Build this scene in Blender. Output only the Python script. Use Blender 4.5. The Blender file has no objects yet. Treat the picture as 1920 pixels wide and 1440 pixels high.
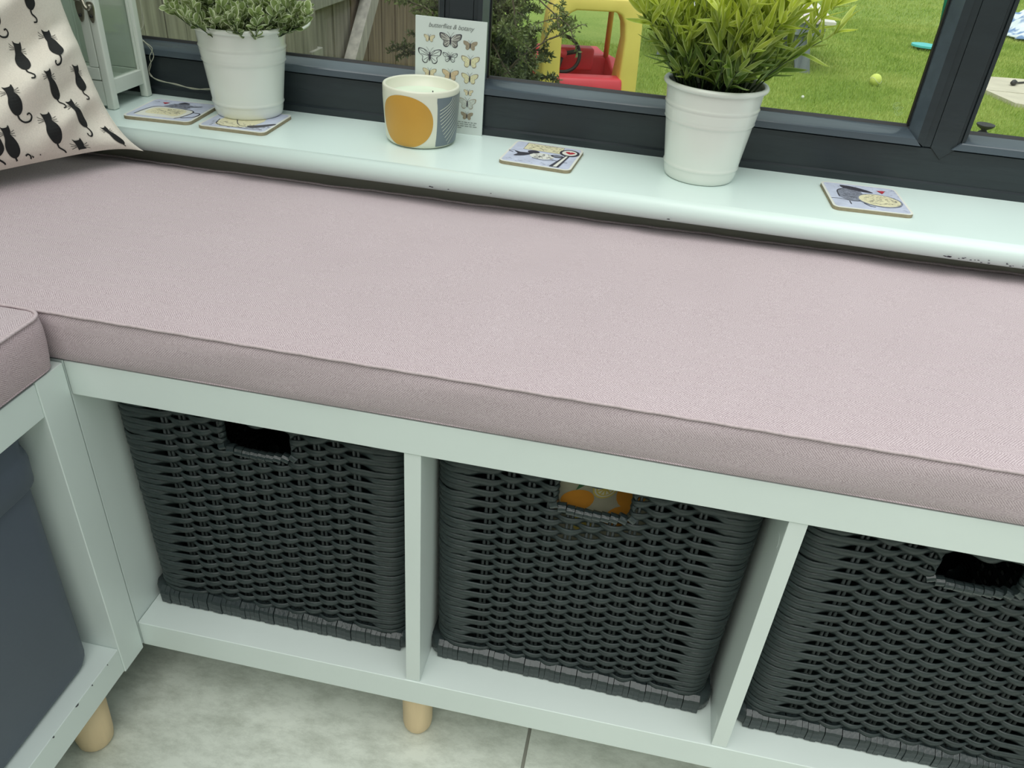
import bpy, bmesh, math, random
from mathutils import Vector, Matrix, geometry
import numpy as np
random.seed(7)
rng = np.random.default_rng(7)
scene = bpy.context.scene
COL = scene.collection
PI = math.pi

# ------------------------------------------------------------------ camera, world, light, exposure
cd = bpy.data.cameras.new('camera'); cam = bpy.data.objects.new('camera', cd); COL.objects.link(cam)
cd.sensor_width = 36; cd.lens = 1492.09 * 36 / 1920; cd.clip_start = .02; cd.clip_end = 200
cam.matrix_world = (Matrix.Translation((0.55417, -0.55465, 0.42515)) @ Matrix.Rotation(0.149625, 4, 'Z')
                    @ Matrix.Rotation(0.989757, 4, 'X') @ Matrix.Rotation(0.080536, 4, 'Z'))
scene.camera = cam
w = bpy.data.worlds.new('overcast_sky'); scene.world = w; w.use_nodes = True
nt = w.node_tree; nt.nodes.clear()
o_ = nt.nodes.new('ShaderNodeOutputWorld'); bg = nt.nodes.new('ShaderNodeBackground')
tc = nt.nodes.new('ShaderNodeTexCoord'); sp = nt.nodes.new('ShaderNodeSeparateXYZ'); cr = nt.nodes.new('ShaderNodeValToRGB')
nt.links.new(tc.outputs['Generated'], sp.inputs[0]); nt.links.new(sp.outputs['Z'], cr.inputs[0])
cr.color_ramp.elements[0].position = 0; cr.color_ramp.elements[0].color = (.27, .31, .305, 1)
cr.color_ramp.elements[1].position = .9; cr.color_ramp.elements[1].color = (.90, 1.0, .99, 1)
nt.links.new(cr.outputs[0], bg.inputs[0]); bg.inputs[1].default_value = 1.0
nt.links.new(bg.outputs[0], o_.inputs[0])
sl = bpy.data.lights.new('sun', 'SUN'); sl.energy = 2.15; sl.angle = math.radians(70); sl.color = (1, .98, .93)
so = bpy.data.objects.new('sun', sl); COL.objects.link(so); so.rotation_euler = (math.radians(24), math.radians(-10), 0)
vs = scene.view_settings; vs.view_transform = 'Standard'; vs.look = 'None'; vs.gamma = 1; vs.exposure = 0.12
vs.use_curve_mapping = False

# ------------------------------------------------------------------ helpers
def lin(c):
    return tuple(((x/255)/12.92 if x/255 <= .04045 else ((x/255+.055)/1.055)**2.4) for x in c)

def new_mat(name):
    m = bpy.data.materials.new(name); m.use_nodes = True
    return m, m.node_tree, m.node_tree.nodes['Principled BSDF']

def mat(name, rgb, rough=.5, var=.06, scale=60, bump=0, bscale=None, metal=0, spec=.5, coat=0, stretch=None, det=3):
    """rgb is an sRGB triple 0..255; noise gives the colour a little life"""
    m, t, b = new_mat(name)
    c = lin(rgb)
    tcn = t.nodes.new('ShaderNodeTexCoord'); n = t.nodes.new('ShaderNodeTexNoise'); n.inputs['Scale'].default_value = scale
    n.inputs['Detail'].default_value = det
    src = tcn.outputs['Object']
    if stretch:
        mp = t.nodes.new('ShaderNodeMapping'); mp.inputs['Scale'].default_value = stretch
        t.links.new(src, mp.inputs[0]); src = mp.outputs[0]
    t.links.new(src, n.inputs['Vector'])
    r = t.nodes.new('ShaderNodeValToRGB'); e = r.color_ramp.elements
    e[0].position = .3; e[1].position = .7
    e[0].color = tuple(x*(1-var) for x in c)+(1,); e[1].color = tuple(min(1, x*(1+var)) for x in c)+(1,)
    t.links.new(n.outputs['Fac'], r.inputs[0]); t.links.new(r.outputs[0], b.inputs['Base Color'])
    b.inputs['Roughness'].default_value = rough; b.inputs['Metallic'].default_value = metal
    b.inputs['Specular IOR Level'].default_value = spec; b.inputs['Coat Weight'].default_value = coat
    if bump:
        n2 = t.nodes.new('ShaderNodeTexNoise'); n2.inputs['Scale'].default_value = bscale or scale; n2.inputs['Detail'].default_value = 4
        t.links.new(src, n2.inputs['Vector'])
        bp = t.nodes.new('ShaderNodeBump'); bp.inputs['Strength'].default_value = bump; bp.inputs['Distance'].default_value = .002
        t.links.new(n2.outputs['Fac'], bp.inputs['Height']); t.links.new(bp.outputs[0], b.inputs['Normal'])
    return m

OFF = {}
def link(o, parent=None):
    COL.objects.link(o)
    if parent is not None:
        o.parent = parent; OFF[o.name] = OFF.get(parent.name, Vector())
    return o

def empty(name, loc, label=None, cat=None, group=None, kind=None):
    o = bpy.data.objects.new(name, None); o.location = loc; o.empty_display_size = .02; COL.objects.link(o)
    OFF[o.name] = Vector(loc); tag(o, label, cat, group, kind); return o

def tag(o, label=None, cat=None, group=None, kind=None):
    if label: o['label'] = label
    if cat: o['category'] = cat
    if group: o['group'] = group
    if kind: o['kind'] = kind
    return o

def mesh(name, V, F, m, parent=None, smooth=False, local=False, origin=None):
    """verts in world coordinates unless local; a parented part is shifted into its thing's frame"""
    V = np.asarray(V, dtype=float).reshape(-1, 3)
    o0 = np.array(OFF.get(parent.name, (0, 0, 0))) if (parent is not None and not local) else np.zeros(3)
    if origin is not None: o0 = np.array(origin)
    me = bpy.data.meshes.new(name); me.from_pydata((V-o0).tolist(), [], [tuple(int(i) for i in f) for f in F])
    mats = m if isinstance(m, (list, tuple)) else [m]
    for x in mats: me.materials.append(x)
    if smooth: me.polygons.foreach_set('use_smooth', [True]*len(me.polygons))
    me.update()
    o = bpy.data.objects.new(name, me)
    if origin is not None: o.location = origin
    link(o, parent); return o

class MB:
    def __init__(s): s.V = []; s.F = []; s.n = 0
    def add(s, V, F):
        V = np.asarray(V, float).reshape(-1, 3); s.V.append(V); s.F += [tuple(int(i)+s.n for i in f) for f in F]; s.n += len(V); return s
    def build(s, name, m, parent=None, smooth=False, **k):
        return mesh(name, np.concatenate(s.V), s.F, m, parent, smooth, **k)

def box(x0, y0, z0, x1, y1, z1):
    V = [(x, y, z) for x in (x0, x1) for y in (y0, y1) for z in (z0, z1)]
    return V, [(0, 1, 3, 2), (4, 6, 7, 5), (0, 4, 5, 1), (2, 3, 7, 6), (0, 2, 6, 4), (1, 5, 7, 3)]

def bbox(name, b, m, parent=None, bev=.001, seg=2, smooth=True, M=None):
    """bevelled box"""
    V, F = box(*b); bm = bmesh.new(); vs_ = [bm.verts.new(v) for v in V]
    for f in F: bm.faces.new([vs_[i] for i in f])
    bmesh.ops.recalc_face_normals(bm, faces=bm.faces)
    if bev: bmesh.ops.bevel(bm, geom=list(bm.edges), offset=bev, segments=seg, affect='EDGES', profile=.5)
    V2 = [v.co.copy() for v in bm.verts]
    if M is not None: V2 = [M @ v for v in V2]
    F2 = [[v.index for v in f.verts] for f in bm.faces] if not bm.verts.index_update() else None
    o = mesh(name, [tuple(v) for v in V2], F2, m, parent, False); bm.free()
    if smooth and bev:
        o.data.polygons.foreach_set('use_smooth', [True]*len(o.data.polygons))
        wn = o.modifiers.new('wn', 'WEIGHTED_NORMAL'); wn.keep_sharp = True; wn.weight = 100
    return o

def tube(P, r, k=6, closed=False, caps=True, ry=None, up=None):
    P = np.asarray(P, float); n = len(P)
    r = np.broadcast_to(np.asarray(r, float), (n,)); ry = r if ry is None else np.broadcast_to(np.asarray(ry, float), (n,))
    T = np.roll(P, -1, 0)-np.roll(P, 1, 0)
    if not closed: T[0] = P[1]-P[0]; T[-1] = P[-1]-P[-2]
    T /= np.linalg.norm(T, axis=1)[:, None]+1e-12
    if up is None: up = np.array([0, 0, 1.]) if abs(T[:, 2]).mean() < .8 else np.array([0, 1., 0])
    A = np.cross(T, up); A /= np.linalg.norm(A, axis=1)[:, None]+1e-12; B = np.cross(A, T)
    a = np.linspace(0, 2*PI, k, endpoint=False)
    V = P[:, None]+A[:, None]*(np.cos(a)[None, :, None]*r[:, None, None])+B[:, None]*(np.sin(a)[None, :, None]*ry[:, None, None])
    F = []
    for i in range(n if closed else n-1):
        j = (i+1) % n
        for q in range(k): F.append((i*k+q, i*k+(q+1) % k, j*k+(q+1) % k, j*k+q))
    if not closed and caps: F += [tuple(range(k))[::-1], tuple((n-1)*k+q for q in range(k))]
    return V.reshape(-1, 3), F

def lathe(prof, cx, cy, k=48):
    """profile of (r,z); open at both ends unless r=0"""
    V = []; F = []
    a = np.linspace(0, 2*PI, k, endpoint=False)
    for r, z in prof: V += [(cx+r*math.cos(t), cy+r*math.sin(t), z) for t in a]
    for i in range(len(prof)-1):
        for q in range(k): F.append((i*k+q, i*k+(q+1) % k, (i+1)*k+(q+1) % k, (i+1)*k+q))
    return V, F

def prism(poly, axis, a, b):
    """poly: 2D points; extruded along axis from a to b"""
    n = len(poly); V = []
    for t in (a, b):
        for (p, q) in poly: V.append({'x': (t, p, q), 'y': (p, t, q), 'z': (p, q, t)}[axis])
    F = [tuple(range(n))[::-1], tuple(range(n, 2*n))]+[(i, (i+1) % n, n+(i+1) % n, n+i) for i in range(n)]
    return V, F

def flat_mesh(poly, step=None):
    """triangulate a 2D polygon, with interior points so that it can follow a curved surface"""
    pts = [Vector(p) for p in poly]; n = len(pts)
    edges = [(i, (i+1) % n) for i in range(n)]; extra = []
    if step:
        xs = [p[0] for p in poly]; ys = [p[1] for p in poly]
        x = min(xs)+step/2
        while x < max(xs):
            y = min(ys)+step/2
            while y < max(ys):
                extra.append(Vector((x, y))); y += step
            x += step
    r = geometry.delaunay_2d_cdt(pts+extra, edges, [], 1, 1e-6)
    return [tuple(v) for v in r[0]], [tuple(f) for f in r[2]]

def smooth_poly(P, n=4):
    """closed Catmull-Rom through P"""
    out = []; L = len(P)
    for i in range(L):
        p0, p1, p2, p3 = [np.array(P[(i+k) % L], float) for k in (-1, 0, 1, 2)]
        for t in np.arange(n)/n:
            out.append(tuple(.5*((2*p1)+(-p0+p2)*t+(2*p0-5*p1+4*p2-p3)*t*t+(-p0+3*p1-3*p2+p3)*t**3)))
    return out

def smooth_line(P, n=6):
    P = [np.array(p, float) for p in P]; Q = [2*P[0]-P[1]]+P+[2*P[-1]-P[-2]]; out = []
    for i in range(1, len(Q)-2):
        p0, p1, p2, p3 = Q[i-1:i+3]
        for t in np.arange(n)/n: out.append(.5*((2*p1)+(-p0+p2)*t+(2*p0-5*p1+4*p2-p3)*t*t+(-p0+3*p1-3*p2+p3)*t**3))
    out.append(P[-1]); return np.array(out)

def stroke(P, wd):
    """a 2D ribbon of width wd along P"""
    P = np.asarray(P, float); T = np.gradient(P, axis=0); T /= np.linalg.norm(T, axis=1)[:, None]+1e-12
    N = np.stack([-T[:, 1], T[:, 0]], 1); wd = np.broadcast_to(np.asarray(wd, float), (len(P),))
    A = P+N*wd[:, None]/2; B = P-N*wd[:, None]/2
    n = len(P); V = [tuple(a) for a in A]+[tuple(b) for b in B]
    return V, [(i, i+1, n+i+1, n+i) for i in range(n-1)]

# ------------------------------------------------------------------ materials
M = {}
M['white'] = mat('white_foil', (217, 227, 223), .36, .02, 8)
M['white_edge'] = mat('white_edge_band', (215, 224, 220), .40, .02, 8)
M['sill'] = mat('sill_gloss_paint', (216, 232, 228), .28, .02, 5, bump=.05, bscale=30)
M['upvc'] = mat('anthracite_frame', (37, 44, 48), .36, .12, 60, bump=.25, bscale=120, stretch=(.15, 1, 1))
M['bead'] = mat('anthracite_bead_lit', (74, 84, 92), .20, .10, 60, bump=.15, bscale=120, stretch=(.15, 1, 1))  # lighter than the frame to paint in the bright reflection on the bead
M['gasket'] = mat('black_gasket', (16, 16, 20), .5)
M['wall'] = mat('wall_paint', (200, 196, 184), .8, .03, 4)
M['pot'] = mat('white_enamel_pot', (224, 228, 220), .22, .015, 12, coat=.3)
M['wicker'] = mat('dark_wicker', (41, 51, 51), .46, .20, 30, bump=.3, bscale=150, stretch=(1, 1, 4))
M['wicker_gloss'] = mat('dark_wicker_binding', (46, 55, 56), .24, .16, 40, bump=.3, bscale=180)
M['stake'] = mat('wicker_stake', (66, 74, 73), .5, .1, 60)
M['slate'] = mat('slate_blue_plastic', (86, 94, 106), .55, .04, 9, bump=.08, bscale=200)
M['birch'] = mat('birch_leg', (222, 198, 158), .5, .06, 20, stretch=(4, 4, .6))
M['lantern'] = mat('lantern_paint', (218, 224, 214), .42, .02, 15)
M['pewter'] = mat('pewter', (150, 146, 132), .35, .15, 80, metal=.85)
M['ceramic'] = mat('cream_ceramic', (222, 222, 204), .3, .01, 20)
M['wax'] = mat('candle_wax', (214, 226, 206), .5, .015, 20)
M['mustard'] = mat('mustard_print', (196, 148, 58), .38, .03, 30)
M['slate_print'] = mat('slate_print', (108, 119, 126), .38, .02, 30)
M['card'] = mat('card_white', (206, 214, 210), .6, .015, 12)
M['cork'] = mat('cork_edge', (150, 138, 112), .8, .1, 200)
M['ink'] = mat('ink_print', (58, 56, 66), .45, .1, 60)
M['lilac'] = mat('lilac_print', (196, 202, 222), .3, .10, 90)
M['parch'] = mat('parchment_print', (224, 218, 184), .3, .08, 300)
M['cream'] = mat('cream_print', (226, 226, 218), .3, .03, 30)
M['red'] = mat('red_print', (178, 50, 62), .4)
M['catblack'] = mat('cat_print_black', (24, 26, 26), .85, .1, 300)
M['yellow'] = mat('yellow_plastic', (252, 224, 122), .45, .08, 6)
M['yellow2'] = mat('faded_orange_plastic', (214, 158, 70), .5, .12, 10)
M['redpl'] = mat('red_plastic', (222, 66, 82), .45, .10, 8)
M['blackpl'] = mat('black_plastic', (52, 50, 52), .5, .1, 20)
M['teal'] = mat('teal_metal', (30, 128, 112), .45, .05, 10)
M['cyan'] = mat('cyan_plastic', (96, 206, 208), .4, .05, 20)
M['slab'] = mat('paving_stone', (206, 196, 178), .85, .08, 8, bump=.3, bscale=60)
M['soil'] = mat('potting_soil', (36, 34, 26), .95, .3, 120)
M['cord'] = mat('clear_cord', (176, 176, 158), .35, .05, 50)
M['etch'] = mat('etched_mark', (170, 196, 140), .6)

def wood_mat(name, c1, c2, sc=6):
    m, t, b = new_mat(name); tcn = t.nodes.new('ShaderNodeTexCoord'); mp = t.nodes.new('ShaderNodeMapping')
    mp.inputs['Scale'].default_value = (sc*4, sc*4, sc*.35); n = t.nodes.new('ShaderNodeTexNoise'); n.inputs['Scale'].default_value = 1.6; n.inputs['Detail'].default_value = 7
    oi = t.nodes.new('ShaderNodeObjectInfo'); ad = t.nodes.new('ShaderNodeVectorMath'); ml = t.nodes.new('ShaderNodeMath'); ml.operation = 'MULTIPLY'; ml.inputs[1].default_value = 37
    t.links.new(oi.outputs['Random'], ml.inputs[0]); t.links.new(tcn.outputs['Object'], mp.inputs[0]); t.links.new(mp.outputs[0], ad.inputs[0]); t.links.new(ml.outputs[0], ad.inputs[1])
    t.links.new(ad.outputs[0], n.inputs['Vector'])
    r = t.nodes.new('ShaderNodeValToRGB'); r.color_ramp.elements[0].color = lin(c1)+(1,); r.color_ramp.elements[1].color = lin(c2)+(1,)
    r.color_ramp.elements[0].position = .3; r.color_ramp.elements[1].position = .72
    t.links.new(n.outputs['Fac'], r.inputs[0]); t.links.new(r.outputs[0], b.inputs['Base Color']); b.inputs['Roughness'].default_value = .8
    return m
M['fence'] = wood_mat('weathered_fence', (128, 120, 110), (176, 168, 154))
M['fence_brown'] = wood_mat('brown_fence', (112, 94, 82), (162, 140, 120))
M['rail'] = wood_mat('grey_fence_rail', (142, 138, 130), (186, 180, 168))
M['beam'] = wood_mat('pale_brace', (172, 164, 160), (214, 206, 198))
M['benchwood'] = wood_mat('grey_stained_wood', (112, 118, 128), (150, 156, 164))

def fabric_mat(name, c1, c2, ax_a, ax_b, band=.009, pitch=.0023):
    """herringbone twill: slanting threads that change direction from band to band"""
    m, t, b = new_mat(name); L = t.links.new
    tcn = t.nodes.new('ShaderNodeTexCoord'); s = t.nodes.new('ShaderNodeSeparateXYZ'); L(tcn.outputs['Object'], s.inputs[0])
    def math_(op, a, bb):
        q = t.nodes.new('ShaderNodeMath'); q.operation = op
        for i, v in enumerate((a, bb)):
            if isinstance(v, (int, float)): q.inputs[i].default_value = v
            else: L(v, q.inputs[i])
        return q.outputs[0]
    pp = math_('PINGPONG', s.outputs[ax_b], band)
    st = math_('SINE', math_('MULTIPLY', math_('ADD', s.outputs[ax_a], pp), 2*PI/pitch), 0)
    n = t.nodes.new('ShaderNodeTexNoise'); n.inputs['Scale'].default_value = 900; n.inputs['Detail'].default_value = 2; L(tcn.outputs['Object'], n.inputs['Vector'])
    n2 = t.nodes.new('ShaderNodeTexNoise'); n2.inputs['Scale'].default_value = 14; n2.inputs['Detail'].default_value = 4; L(tcn.outputs['Object'], n2.inputs['Vector'])
    f = math_('ADD', math_('MULTIPLY', st, .20), math_('ADD', math_('MULTIPLY', n.outputs['Fac'], .8), math_('MULTIPLY', n2.outputs['Fac'], .08)))
    f = math_('ADD', f, .06)
    r = t.nodes.new('ShaderNodeValToRGB'); r.color_ramp.elements[0].position = .2; r.color_ramp.elements[1].position = .8
    r.color_ramp.elements[0].color = lin(c1)+(1,); r.color_ramp.elements[1].color = lin(c2)+(1,)
    L(f, r.inputs[0]); L(r.outputs[0], b.inputs['Base Color'])
    b.inputs['Roughness'].default_value = .95; b.inputs['Specular IOR Level'].default_value = .1; b.inputs['Sheen Weight'].default_value = .15
    bp = t.nodes.new('ShaderNodeBump'); bp.inputs['Strength'].default_value = .25; bp.inputs['Distance'].default_value = .0006
    L(f, bp.inputs['Height']); L(bp.outputs[0], b.inputs['Normal'])
    return m
PK1, PK2 = (157, 140, 145), (208, 193, 198)
M['pink_top'] = fabric_mat('pink_herringbone_top', PK1, PK2, 0, 1)
M['pink_front'] = fabric_mat('pink_herringbone_front', PK1, PK2, 0, 2)
M['pink_left'] = fabric_mat('pink_herringbone_side', (154, 134, 139), (206, 187, 192), 2, 1)
M['pink_ltop'] = fabric_mat('pink_herringbone_left_top', PK1, PK2, 1, 0)
M['seam'] = mat('pink_seam_highlight', (192, 176, 180), .9, .12, 500, spec=.1)  # paler than the cloth: the seam's highlight is put into the colour
M['linen'] = mat('natural_linen', (224, 216, 204), .95, .06, 700, bump=.5, bscale=60, spec=.1)

# floor tile: pale stone with smudgy grey veins
def tile_mat():
    m, t, b = new_mat('stone_tile'); L = t.links.new; tcn = t.nodes.new('ShaderNodeTexCoord'); gm = t.nodes.new('ShaderNodeNewGeometry')
    mp = t.nodes.new('ShaderNodeMapping'); mp.inputs['Rotation'].default_value = (0, 0, -.9); mp.inputs['Scale'].default_value = (1, 2.2, 1); L(gm.outputs['Position'], mp.inputs[0])
    n = t.nodes.new('ShaderNodeTexNoise'); n.inputs['Scale'].default_value = 18; n.inputs['Detail'].default_value = 12; n.inputs['Roughness'].default_value = .78; L(mp.outputs[0], n.inputs['Vector'])
    r = t.nodes.new('ShaderNodeValToRGB'); r.color_ramp.elements[0].position = .34; r.color_ramp.elements[0].color = lin((182, 187, 175))+(1,)
    r.color_ramp.elements[1].position = .58; r.color_ramp.elements[1].color = lin((218, 223, 212))+(1,)
    L(n.outputs['Fac'], r.inputs[0]); L(r.outputs[0], b.inputs['Base Color']); b.inputs['Roughness'].default_value = .45
    return m
M['tile'] = tile_mat()
M['grout'] = mat('grout', (140, 140, 130), .9)

def glass_mat():
    m, t, b = new_mat('window_glass'); L = t.links.new; out = t.nodes['Material Output']
    tr = t.nodes.new('ShaderNodeBsdfTransparent'); tr.inputs[0].default_value = (.93, .96, .94, 1)
    gl = t.nodes.new('ShaderNodeBsdfGlossy'); gl.inputs['Roughness'].default_value = .02
    fr = t.nodes.new('ShaderNodeFresnel'); mx = t.nodes.new('ShaderNodeMixShader'); ge = t.nodes.new('ShaderNodeNewGeometry'); ma = t.nodes.new('ShaderNodeMath'); ma.operation = 'MULTIPLY_ADD'
    ma.inputs[1].default_value = 1/1.35-1.35; ma.inputs[2].default_value = 1.35; L(ge.outputs['Backfacing'], ma.inputs[0]); L(ma.outputs[0], fr.inputs[0])   # same reflectance from either side
    L(fr.outputs[0], mx.inputs[0]); L(tr.outputs[0], mx.inputs[1]); L(gl.outputs[0], mx.inputs[2]); L(mx.outputs[0], out.inputs[0])
    return m
M['glass'] = glass_mat()

def leaf_mat(name, lo, hi, z0, z1, edge=None, rough=.45):
    """leaf colour varies from leaf to leaf and from dark low leaves to pale high ones"""
    m, t, b = new_mat(name); L = t.links.new
    oi = t.nodes.new('ShaderNodeNewGeometry'); s = t.nodes.new('ShaderNodeSeparateXYZ'); L(oi.outputs['Position'], s.inputs[0])
    mr = t.nodes.new('ShaderNodeMapRange'); mr.inputs[1].default_value = z0; mr.inputs[2].default_value = z1; L(s.outputs[2], mr.inputs[0])
    n = t.nodes.new('ShaderNodeTexNoise'); n.inputs['Scale'].default_value = 45; L(oi.outputs['Position'], n.inputs['Vector'])
    ad = t.nodes.new('ShaderNodeMath'); ad.operation = 'MULTIPLY_ADD'; L(n.outputs['Fac'], ad.inputs[0]); ad.inputs[1].default_value = 1.0
    sb = t.nodes.new('ShaderNodeMath'); sb.operation = 'SUBTRACT'; L(mr.outputs[0], sb.inputs[0]); sb.inputs[1].default_value = .5; L(sb.outputs[0], ad.inputs[2])
    r = t.nodes.new('ShaderNodeValToRGB'); r.color_ramp.elements[0].color = lin(lo)+(1,); r.color_ramp.elements[1].color = lin(hi)+(1,)
    L(ad.outputs[0], r.inputs[0]); L(r.outputs[0], b.inputs['Base Color']); b.inputs['Roughness'].default_value = rough
    b.inputs['Transmission Weight'].default_value = 0
    out = t.nodes['Material Output']; tl = t.nodes.new('ShaderNodeBsdfTranslucent'); L(r.outputs[0], tl.inputs[0])
    mx = t.nodes.new('ShaderNodeMixShader'); mx.inputs[0].default_value = .3; L(b.outputs[0], mx.inputs[1]); L(tl.outputs[0], mx.inputs[2]); L(mx.outputs[0], out.inputs[0])
    return m
M['leaf'] = leaf_mat('bamboo_leaf', (96, 126, 48), (212, 224, 70), .24, .36)
M['leaf_edge'] = leaf_mat('leaf_pale_margin', (150, 172, 100), (232, 238, 120), .24, .36)
M['stem'] = leaf_mat('green_stem', (52, 72, 40), (120, 140, 56), .22, .36)
M['sage'] = leaf_mat('sage_leaf', (100, 122, 68), (168, 186, 116), .2, .30)
M['sage_edge'] = leaf_mat('cream_leaf_margin', (196, 206, 166), (240, 244, 214), .2, .30)
M['shrub'] = leaf_mat('shrub_leaf', (70, 84, 56), (138, 148, 90), -.5, .2)
M['twig'] = mat('twig', (84, 72, 58), .8)

# ------------------------------------------------------------------ the room
S = .105           # top of the sill
fl = mesh('floor', *box(-1.4, -2.6, -.56, 2.6, .43, -.512), M['grout']); tag(fl, kind='structure')
tm = None
for i in range(-2, 4):
    for j in range(-4, 2):
        x0 = .5205+.6*(i-1)+.002; y0 = -.62+.6*j+.002+.36
        if y0 > .42: continue
        y1 = min(y0+.596, .428)
        t = bbox('floor_tile', (x0, y0, -.5118, x0+.596, y1, -.51), M['tile'], fl, bev=.0006, seg=1)
wl = mesh('wall_back', *box(-.42, .43, -.56, 2.6, .62, .078), M['wall']); tag(wl, kind='structure')
wl = mesh('wall_left', *box(-.46, -2.6, -.56, -.372, .62, 1.45), mat('left_wall_paint', (214, 222, 210), .7, .02, 4)); tag(wl, kind='structure')
wr = mesh('wall_rear', *box(-.46, -2.7, -.56, 2.6, -2.6, 1.5), M['wall']); tag(wr, kind='structure')

# window sill with a rounded nosing
def nosing(yf, yb, zb, zt, r):
    P = [(yb, zb), (yf+r, zb)]
    c = (zt+zb)/2; h = (zt-zb)/2
    for k in range(1, 12):
        a = -PI/2-PI*k/12; P.append((yf+r+r*math.cos(a), c+h*math.sin(a)*-1 if False else c+h*math.sin(a)))
    P += [(yf+r, zt), (yb, zt)]
    return P
V, F = prism(nosing(.3585, .56, .0785, S, .0125), 'x', -.372, 2.6)
sl_ = mesh('trim_1', V, F, M['sill'], smooth=False); tag(sl_, kind='structure')
for p in sl_.data.polygons:
    p.use_smooth = len(p.vertices) == 4 and abs(p.center.y-.365) < .012
# paint chips on the nosing
mb = MB()
for k in range(26):
    x = (random.choice([(1.0, .03)]*6+[(.37, .004), (.90, .003), (.585, .004), (.30, .01)]))
    cx = random.gauss(x[0]-.06 if x[0] == 1.0 else x[0], x[1]); cz = random.uniform(.083, .088); cyf = .3586+.0006
    rr = random.uniform(.0006, .0012)
    mb.add([(cx+rr*math.cos(a)*1.6, .3605-.0008-(.0022 if cz > .085 else 0.0), cz+rr*.6*math.sin(a)) for a in np.linspace(0, 2*PI, 7)[:-1]], [tuple(range(6))])
mb.build('paint_chips', M['ink'], sl_)['kind'] = 'stuff'

# the window: frame rails, two mullions with a mitred foot, beads, gaskets, panes
win = empty('window_1', (.6, .55, S), kind='structure')
ZT = 1.35; XL, XR = -.37, 2.6
def xprism(name, poly, x0, x1, m, smooth=False):
    V, F = prism(poly, 'x', x0, x1); return mesh(name, V, F, m, win, smooth)
xprism('frame_rail', [(.535, S-.02), (.535, .1565), (.537, .158), (.60, .158), (.60, S-.02)], XL, XR, M['upvc'])
xprism('frame_lip', [(.5305, S), (.5305, .1135), (.5345, .1155), (.5349, .1155), (.5349, S)], XL, XR, M['upvc'])
xprism('frame_rail', [(.535, ZT), (.60, ZT), (.60, ZT+.07), (.535, ZT+.07)], XL, XR, M['upvc'])
panes = [(-.325, .249), (.3215, .867), (.940, 1.62), (1.69, XR-.05)]
def bead_profile():
    return [(.5345, .1585), (.5302, .1592), (.5302, .1672), (.5318, .1690), (.5365, .1712), (.5440, .1742), (.5490, .1758), (.5520, .1757), (.5520, .1585)]
for i, (a, b) in enumerate(panes):
    # mitred ends: the bead is a prism whose ends slant
    P = bead_profile(); n = len(P); e = .0
    V = []
    for (x, sgn) in ((a, 1), (b, -1)):
        for (y, z) in P: V.append((x-sgn*(.176-z)*1.05*(-1 if False else 1), y, z))
    F = [tuple(range(n)), tuple(range(n, 2*n))[::-1]]+[(q, n+q, n+(q+1) % n, (q+1) % n) for q in range(n)]
    o = mesh('glazing_bead', V, F, M['bead'], win)
    for p in o.data.polygons:
        if len(p.vertices) == 4: p.use_smooth = .168 < p.center.z+S < .18 or .168 < p.center.z+.105 < .18
    xprism('gasket', [(.5490, .1740), (.5545, .1785), (.5580, .1785), (.5580, .1740)], a-.004, b+.004, M['gasket'])
    # side gaskets
    for x0, x1 in ((a-.006, a), (b, b+.006)):
        V, F = box(x0, .5520, .172, x1, .5590, ZT); mesh('gasket', V, F, M['gasket'], win)
    V, F = box(a-.01, .5582, .172, b+.01, .5600, ZT); mesh('pane', V, F, M['glass'], win)
for (xl, xr) in ((.249, .3215), (.867, .940), (1.62, 1.69)):
    c0, c1 = xl+.0305, xr-.0125                      # the flat centre strip
    if xl < .3: c0, c1 = xl+.020, xr-.020
    tip = (c0+c1)/2
    def bar(name, x0, x1, z0, z1, y0, y1, m):
        V = [(x0, y0, z0), (x1, y0, z1), (x1, y0, ZT), (x0, y0, ZT), (x0, y1, z0), (x1, y1, z1), (x1, y1, ZT), (x0, y1, ZT)]
        return mesh(name, V, [(0, 1, 2, 3), (7, 6, 5, 4), (0, 3, 7, 4), (1, 5, 6, 2), (0, 4, 5, 1), (3, 2, 6, 7)], m, win)
    V = [(c0+.0005, .5335, .1590), (tip, .5335, .1455), (c1-.0005, .5335, .1590), (c1-.0005, .5335, ZT), (c0+.0005, .5335, ZT)]
    V2 = [(x, .60, z) for x, y, z in V]
    mesh('mullion', V+V2, [(0, 1, 2, 3, 4), (9, 8, 7, 6, 5), (0, 5, 6, 1), (1, 6, 7, 2), (2, 7, 8, 3), (4, 3, 8, 9), (0, 4, 9, 5)], M['upvc'], win)
    V2, F2 = stroke([(c0-.0004, .1594), (tip, .1450), (c1+.0004, .1594)], .0010); mesh('joint', [(a, .5342, b) for a, b in V2], F2, M['gasket'], win)
    # left side: strip, then bead in two facets
    for s, e0, e1 in ((1, xl, c0), (-1, xr, c1)):
        wdt = abs(e1-e0); q = e1-s*wdt*.30; h = e1-s*wdt*.62
        def facet(name, xa, ya, xb, yb, m):
            za = .176-abs(xa-e0)*.95 if abs(xa-e0) > 1e-6 else .176; zb = .176-abs(xb-e0)*.95
            za = max(za, .1585); zb = max(zb, .1585)
            V = [(xa, ya, za), (xb, yb, zb), (xb, yb, ZT), (xa, ya, ZT), (xa, .5575, za), (xb, .5575, zb), (xb, .5575, ZT), (xa, .5575, ZT)]
            F = [(0, 1, 2, 3), (7, 6, 5, 4), (0, 3, 7, 4), (1, 5, 6, 2), (0, 4, 5, 1)]
            if s < 0: F = [f[::-1] for f in F]
            return mesh(name, V, F, m, win)
        facet('mullion_strip', q+s*.0006, .5345, e1, .5345, M['upvc'])
        facet('glazing_bead', h, .5310, q, .5318, M['upvc'])
        facet('glazing_bead', e0+s*.0022, .5470, h, .5310, M['bead'])
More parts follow.
